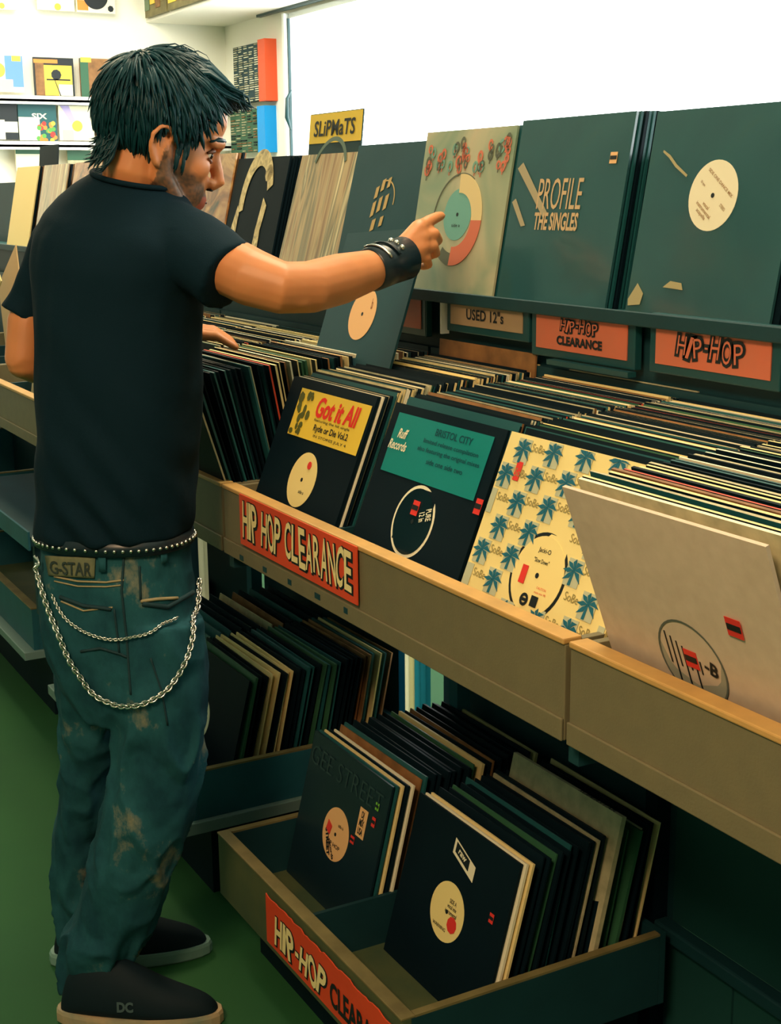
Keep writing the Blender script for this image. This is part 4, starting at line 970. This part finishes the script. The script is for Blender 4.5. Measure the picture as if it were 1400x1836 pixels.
for k in range(110):   # front quiff falling over the forehead
    x = rnd.uniform(-.055, .060); a = rnd.uniform(-.008, .008); c = rnd.uniform(-.010, .008); e_ = rnd.uniform(-.012, .012)
    zz = .056 + .092 * math.sqrt(max(.05, 1 - (x / .082) ** 2)); z2 = zz - .142
    free([(x * .9, .000 + a, zz - .004), (x, .040 + a, .139 + z2 * .8 + c), (x * 1.0, .072 + a, .124 + z2 * .5 + c), (x * .98, .098 + a + e_ * .3, .111 + c), (x * .94 + rnd.uniform(-.008, .008), .113 + e_ * .7, .094 + e_ * .6)], rnd.uniform(.0030, .0050))
for k in range(150):   # side hair swept forward over the temple
    f0 = rnd.uniform(-.015, .022); s = 1 if k % 4 else -1; e_ = rnd.uniform(-.006, .008)
    free([(s * .046, f0 - .020, .124), (s * (.074 - max(0, f0) * .2), f0 - .004, .100), (s * (.083 - max(0, f0) * .32), f0 + .010, .075), (s * (.079 - max(0, f0) * .36), f0 + .017, .056 + e_), (s * (.076 - max(0, f0) * .40), f0 + .020, .034 + e_ - max(0, .03 - f0) * .1)], rnd.uniform(.003, .0048))
for k in range(90):   # sideburn
    s = 1 if k % 2 else -1; f0 = rnd.uniform(.014, .030); u0 = rnd.uniform(-.018, .040)
    free([(s * .0715, f0, u0 + .012), (s * .0725, f0 + .001, u0), (s * .0715, f0 + .002, u0 - .010), (s * .0695, f0 + .002, u0 - .018)], rnd.uniform(.0014, .0024))
for k in range(60):   # nape flicks
    x = rnd.uniform(-.052, .052); f0 = -.080 + abs(x) * .35; u0 = rnd.uniform(-.052, .004)
    free([(x, f0 - .010, u0 + .045), (x, f0 - .011, u0 + .020), (x, f0 - .011, u0 + .002), (x * 1.05, f0 - .016, u0 - .010), (x * 1.1, f0 - .024 + rnd.uniform(-.008, .010), u0 - .018)], rnd.uniform(.0028, .0045))
for k in range(16):   # loose wisps at the crown
    x = rnd.uniform(-.035, .035); f0 = rnd.uniform(-.035, .02); q = rnd.uniform(.6, 1.1)
    free([(x, f0, .142), (x, f0 + .008, .142 + .014 * q), (x * 1.1, f0 + .020, .142 + .020 * q), (x * 1.15, f0 + .034, .142 + .018 * q), (x * 1.2, f0 + .044, .142 + .010 * q)], rnd.uniform(.0008, .0018))
child('hair', hm.mesh('hair', HAIRM, True))

# t-shirt
def ering(c, ang, a, bb, n=40, tilt=0, p=2.0):
    u = Vector((math.cos(ang), math.sin(ang), tilt)); v = Vector((-math.sin(ang), math.cos(ang), 0))
    out = []
    for j in range(n):
        t = 2 * PI * j / n; cc, ss = math.cos(t), math.sin(t)
        out.append(c + u * (a * math.copysign(abs(cc) ** (2 / p), cc)) + v * (bb * math.copysign(abs(ss) ** (2 / p), ss)))
    return out
sb = MB(); A_ = math.atan2(.357, .934)
rows = [(956, 205, .137, .110, .76), (944, 205, .138, .112, .76), (900, 208, .136, .115, .74), (820, 212, .138, .116, .68), (740, 214, .142, .116, .60), (660, 213, .146, .116, .52), (590, 212, .150, .116, .45), (530, 211, .158, .114, .40), (480, 213, .165, .112, .38), (435, 215, .166, .104, .37), (405, 225, .160, .098, .36), (379, 236, .148, .088, .36), (350, 239, .115, .074, .36), (333, 242, .090, .067, .36), (322, 244, .077, .063, .36)]
sb.rings([ering(V(x, y), ang, a, bb, 44, (-.2 if y < 400 else -.16 if y < 420 else -.10 if y < 450 else -.04 if y < 500 else (.05 if y > 900 else 0)), 2.3) for (y, x, a, bb, ang) in rows])
sb.tube([V(300, 420, -.05), V(348, 446, -.085), V(380, 468, -.115), V(402, 487, -.135), V(413, 496, -.143)], [.060, .062, .060, .058, .058], 22)
sb.tube([V(140, 405, .06), V(108, 440, .10), V(86, 490, .11), V(58, 540, .108), V(42, 570, .104)], [.052, .050, .046, .042, .044], 22)
def foldn(p, sc): return noise.noise(p * sc)
sm = remesh('t_shirt', sb, .0048, SHIRT, 5)
def shirt_d(p, n):
    h = (p.z - .87)
    low = max(0, min(1, (1.18 - p.z) / .25))
    t = p.y * 1.0 + p.x * .6 + p.z * .9
    f = math.sin(t * 70 + 5 * foldn(p, 5)) * .0055 * low * (.5 + foldn(p, 9))
    return f + .0060 * foldn(Vector((p.x * .6, p.y * .6, p.z + p.y * .8)), 11) + .0022 * foldn(Vector((p.x, p.y, p.z * .4)), 30) * (1 if p.z < 1.4 else .3)
displace(sm, shirt_d)
shirt = child('t_shirt', sm)
sl = MB()
child('neck_band', MB().tube([ering(V(244, 321), .36, .0785, .0645, 28, -.2)[i % 28] for i in range(29)], .0045, 8).mesh('neck_band', SHIRT, True), shirt)
# left sleeve flare
# jeans
jb = MB()
rows = [(965, 206, .128, .098, .80), (1000, 207, .131, .100, .80), (1050, 209, .137, .104, .78), (1110, 214, .140, .108, .76), (1170, 222, .136, .106, .74), (1230, 232, .122, .100, .70), (1275, 240, .100, .088, .68)]
jb.rings([ering(V(x, y), ang, a, bb, 40, 0, 2.3) for (y, x, a, bb, ang) in rows])
jb.tube([V(280, 1110, -.04), V(287, 1230, -.05), V(287, 1320, -.05), V(280, 1400, -.05), V(256, 1480, -.05), V(232, 1560, -.045), V(207, 1640, -.035), V(178, 1700, -.03), V(160, 1745, -.025), V(152, 1775, -.02)], [.082, .085, .082, .080, .078, .075, .072, .067, .056, .050], 24)
jb.tube([V(168, 1110, .05), V(172, 1210, .07), V(170, 1290, .09), V(152, 1400, .11), V(135, 1500, .12), V(132, 1570, .13), V(145, 1640, .14), V(152, 1700, .13)], [.078, .074, .062, .050, .043, .044, .050, .050], 24)
jm = remesh('jeans', jb, .0048, DENIM, 4)
def jean_d(p, n):
    q = .0030 * foldn(p, 16) + .0016 * foldn(p, 40)
    a = 0
    for z0, w0, amp, sc in ((.50, .09, .010, 20), (.33, .09, .006, 24), (.10, .11, .011, 22), (.70, .06, .004, 18)):
        k = math.exp(-((p.z - z0) / w0) ** 2); w_ = noise.noise(Vector((p.x * 5 + 3, p.y * 5 - p.x * 4, (p.z + .35 * p.y) * 2.4)) * (sc / 6))
        a += k * amp * (.5 - min(1, abs(w_) * 3.2)) * 1.4
    return q + a
displace(jm, jean_d)
jeans = child('jeans', jm)
T = BVHTree.FromObject(jeans, bpy.context.evaluated_depsgraph_get()) if False else BVHTree.FromPolygons([v.co.copy() for v in jm.vertices], [tuple(p.vertices) for p in jm.polygons])
last = [2.3]
def surf(px, py, off=.002):
    d = ray(px, py); L_ = d.length; hit = T.ray_cast(CAM, d / L_)
    if hit[0] is None: return CAM + d / L_ * last[0]
    last[0] = hit[3]; return hit[0] + hit[1] * off
SEAM = mat('dark_seam', (.006, .035, .045), .8); STITCH = mat('pale_stitching', (.34, .28, .15), .8)
def seam(pts, m=SEAM, r=.0022, name='seam', parent=None):
    P = []
    for a, c in zip(pts, pts[1:]):
        n_ = max(2, int(math.hypot(c[0] - a[0], c[1] - a[1]) / 9))
        P += [surf(a[0] + (c[0] - a[0]) * t / n_, a[1] + (c[1] - a[1]) * t / n_, .0008) for t in range(n_)]
    P.append(surf(*pts[-1], .0008))
    return child(name, MB().tube(P, r, 6).mesh(name, m, True), parent or jeans)
seam([(222, 1000), (218, 1060), (228, 1150), (235, 1245)], name='centre_seam')
seam([(98, 1034), (140, 1042), (190, 1044), (222, 1040)], STITCH, .0018, 'yoke_stitching'); seam([(98, 1042), (140, 1051), (190, 1052), (218, 1049)], STITCH, .0014, 'yoke_stitching')
seam([(108, 1070), (150, 1086), (200, 1092)], SEAM, .0035, 'pocket_opening'); seam([(110, 1078), (150, 1095), (202, 1089)], STITCH, .0016, 'pocket_stitching')
seam([(145, 1168), (180, 1162), (215, 1172), (228, 1178)], SEAM, .0025, 'pocket_seam'); seam([(205, 1092), (214, 1170)], SEAM, .002, 'pocket_seam')
seam([(252, 1078), (280, 1074), (318, 1072)], STITCH, .003, 'flap_stitching'); seam([(255, 1082), (300, 1088), (345, 1062)], SEAM, .0045, 'pocket_flap_edge')
seam([(250, 1015), (252, 1076)], SEAM, .002, 'pocket_seam'); seam([(270, 1180), (290, 1240), (300, 1300)], SEAM, .0018, 'side_seam')
# waist patch with lettering
def wrap_grid(c4, off):
    """corner pixels TL TR BR BL -> function (u,v) to a point lying on the jeans"""
    (a, b1, c, d) = c4
    return lambda u, v: surf(a[0] * (1 - u) * (1 - v) + b1[0] * u * (1 - v) + c[0] * u * v + d[0] * (1 - u) * v, a[1] * (1 - u) * (1 - v) + b1[1] * u * (1 - v) + c[1] * u * v + d[1] * (1 - u) * v, off)
def wrap_patch(name, c4, m, off, parent, n=8):
    g = wrap_grid(c4, off); g2 = wrap_grid(c4, off - .002); vs = [g(i / n, j / n) for j in range(n + 1) for i in range(n + 1)]; vs2 = [g2(i / n, j / n) for j in range(n + 1) for i in range(n + 1)]
    fs = []; N = (n + 1) ** 2; q = lambda i, j: j * (n + 1) + i
    for j in range(n):
        for i in range(n): fs.append((q(i, j), q(i + 1, j), q(i + 1, j + 1), q(i, j + 1)))
    ring = [q(i, 0) for i in range(n + 1)] + [q(n, j) for j in range(1, n + 1)] + [q(i, n) for i in range(n - 1, -1, -1)] + [q(0, j) for j in range(n - 1, 0, -1)]
    for a, b1 in zip(ring, ring[1:] + ring[:1]): fs.append((a, b1, b1 + N, a + N))
    return child(name, MB().add(vs + vs2, fs).mesh(name, m, True), parent)
PATCH = mat('worn_patch_leather', (.20, .20, .10), .7, noise_amt=.6, noise_scale=60, col2=(.09, .12, .07))
c4 = ((84, 996), (172, 1000), (170, 1036), (90, 1032))
pt_ = wrap_patch('waist_patch', c4, PATCH, .004, jeans)
g = wrap_grid(c4, .0062); vs_, fs_ = text_mesh('G-STAR', .02); lo, hi = vs_.min(0), vs_.max(0)
child('patch_lettering', MB().add([g(.08 + .86 * (x - lo[0]) / (hi[0] - lo[0]), .90 - .66 * (y - lo[1]) / (hi[1] - lo[1])) for x, y, _ in vs_], fs_).mesh('patch_lettering', mat('dark_patch_ink', (.02, .035, .03), .6)), pt_)
wrap_patch('belt_loop', ((178, 972), (192, 973), (192, 1024), (180, 1024)), DENIM, .007, jeans, 4)
wrap_patch('belt_loop', ((285, 970), (296, 969), (297, 1008), (286, 1010)), DENIM, .007, jeans, 4)
# belt
belt = MB(); rr = []
for z_, k in ((946, .0), (948, .005), (970, .006), (972, .001)): rr.append(ering(V(206, z_), .80, .131 + k, .101 + k, 44, 0, 2.3))
belt.rings(rr, cap=False); bo = child('belt', belt.mesh('belt', LEATHER, True))
ring_ = ering(V(206, 960), .80, .1385, .1085, 60, 0, 2.3); st_ = MB()
for p in ring_[::1]:
    st_.ell(p, ((.0035, 0, 0), (0, .0035, 0), (0, 0, .0035)), 6, 4)
child('belt_stud_pattern', st_.mesh('belt_stud_pattern', METAL, True), bo)
# chains
def chain(pts, pitch, r, wire, name, mt):
    P = []
    n_ = 14
    pts = [Vector((*p, 0)) for p in pts]
    def cr(i, t):
        a, b1, c, d = pts[max(i - 1, 0)], pts[i], pts[i + 1], pts[min(i + 2, len(pts) - 1)]
        return .5 * ((2 * b1) + (-a + c) * t + (2 * a - 5 * b1 + 4 * c - d) * t * t + (-a + 3 * b1 - 3 * c + d) * t ** 3)
    for i in range(len(pts) - 1):
        for t in range(n_): q = cr(i, t / n_); P.append(surf(q.x, q.y, .004 + r))
    for _ in range(6): P = [P[0]] + [(a + b1 * 2 + c) / 4 for a, b1, c in zip(P, P[1:], P[2:])] + [P[-1]]
    out = MB(); acc = 0; flip = False; k = 0
    for a, c in zip(P, P[1:]):
        L_ = (c - a).length; s = pitch - acc
        while s < L_:
            p = a.lerp(c, s / L_); t = (c - a).normalized(); vd = (CAM - p).normalized(); u = t.cross(vd).normalized(); w_ = u.cross(t)
            sd = (u * .9 + w_ * .45) if flip else (w_ * .9 - u * .45)
            flip = not flip
            out.tube([p + t * (r * 1.15 * math.cos(2 * PI * j / 10)) + sd * (r * .72 * math.sin(2 * PI * j / 10)) for j in range(11)], wire, 5)
            s += pitch
        acc = (L_ - (s - pitch)) if s - pitch > 0 else acc + L_
    return child(name, out.mesh(name, mt, True))
wc_ = chain([(74, 1012), (86, 1062), (106, 1120), (130, 1178), (165, 1232), (205, 1258), (248, 1262), (290, 1243), (318, 1205), (336, 1155), (345, 1090), (347, 1040)], .0078, .0062, .0017, 'wallet_chain', METAL)
chain([(97, 1062), (120, 1105), (160, 1134), (205, 1145), (250, 1140), (290, 1126), (316, 1106)], .0046, .0034, .0010, 'thin_chain', METAL)
child('clip', MB().tube([surf(74, 995, .012), surf(70, 1008, .014), surf(76, 1020, .014), surf(84, 1012, .013), surf(80, 998, .012)], .0026, 8).mesh('clip', METAL, True), wc_)
# wrist band
a, c = V(664, 484, -.01), V(727, 462, .055); wb = MB(); ax = (c - a).normalized()
wb.tube([a, a.lerp(c, .02), a.lerp(c, .5), a.lerp(c, .98), c], [.030, .0365, .0355, .0365, .031], 28)
wo = child('wristband', wb.mesh('wristband', LEATHER, True))
upv = (Vector((0, 0, 1)) - ax * ax.z).normalized(); sdv = ax.cross(upv)
if sdv.dot(CAM - a) < 0: sdv = -sdv
for t in (.12, .36):
    pts = [a.lerp(c, t + .10 * (k / 8)) + (upv * math.cos(q_) + sdv * math.sin(q_)) * .0385 for k in range(9) for q_ in [(-.4 + 1.5 * k / 8)]]
    child('strap', MB().tube(pts, .0035, 8, flat=.6).mesh('strap', METAL if t < .2 else LEATHER, True), wo)
for q_ in (.1, .45, .8): child('stud', MB().ell(a.lerp(c, .62) + (upv * math.cos(q_) + sdv * math.sin(q_)) * .0365, ((.005, 0, 0), (0, .005, 0), (0, 0, .005)), 10, 6).mesh('stud', METAL, True), wo)
# shoes
def shoe(heel, toe, solem, flipk=1):
    h = Vector((*heel, 0)); t = Vector((*toe, 0)); L = (t - h).length; f = (t - h) / L; r = Vector((f.y, -f.x, 0))
    def P(x, y, z): return h + f * (x * L) + r * y + Vector((0, 0, z))
    def hw(u): # half width of the sole
        return .052 * (math.sin(PI * min(1, max(0, u)) ** .80) ** .45) * (.80 + .26 * u)
    def outline(z, grow, n=26):
        us = [.5 - .5 * math.cos(PI * i / (n // 2)) for i in range(n // 2 + 1)]
        a = [P(u * (1 + grow * .6) - grow * .3, hw(u) * 1.0 + grow * .03, z) for u in us]; b2 = [P(u * (1 + grow * .6) - grow * .3, -hw(u) - grow * .03, z) for u in us[::-1][1:-1]]
        return a + b2
    sole = MB().rings([outline(0.001, .03), outline(.004, .06), outline(.020, .06), outline(.026, .03)]); rr = []
    prof = [(0.012, .030), (.05, .085), (.12, .108), (.22, .120), (.34, .125), (.44, .116), (.54, .098), (.64, .080), (.76, .066), (.87, .056), (.94, .045), (.985, .030)]
    for u, top in prof:
        w_ = hw(u) * .97; w_ = max(w_, .012); ring = []
        for j in range(18):
            a_ = PI * j / 17; cy = math.cos(a_); sz = math.sin(a_)
            ring.append(P(u, w_ * math.copysign(abs(cy) ** .75, cy) * (1 - .28 * (sz * (top / .11)) ** 2), .016 + (top - .016) * sz ** .8))
        rr.append(ring)
    up = MB().rings(rr); o = child('shoe', up.mesh('shoe', SUEDE, True)); m_ = o.modifiers.new('s', 'SUBSURF'); m_.levels = m_.render_levels = 1
    child('sole', sole.mesh('sole', solem, False), o)
    lc = MB()
    for k in range(4):
        u = .46 + k * .07; z = .102 - k * .0125
        lc.tube([P(u, .026, z - .012), P(u + .01, 0, z + .001), P(u, -.026, z - .012)], .003, 6)
    child('lace_pattern', lc.mesh('lace_pattern', SUEDE, True), o)
    vs0, fs0 = text_mesh('DC', .05); lo, hi = vs0.min(0), vs0.max(0)
    e = MB().add([P(.40 + .10 * (x - lo[0]) / (hi[0] - lo[0]), hw(.45) * .97 * (1 - .28 * ((.040 + .02 * (y - lo[1])) / .11) ** 2) + .002, .042 + .020 * (y - lo[1]) / (hi[1] - lo[1])) for x, y, _ in vs0], fs0)
    child('side_emblem', e.mesh('side_emblem', mat('grey_emblem', (.06, .10, .11), .5)), o)
    # logo letters stay simple loops
    return o
shoe((-2.272, .560), (-2.115, .808), SOLE)
shoe((-2.465, .600), (-2.350, .880), SOLE2)
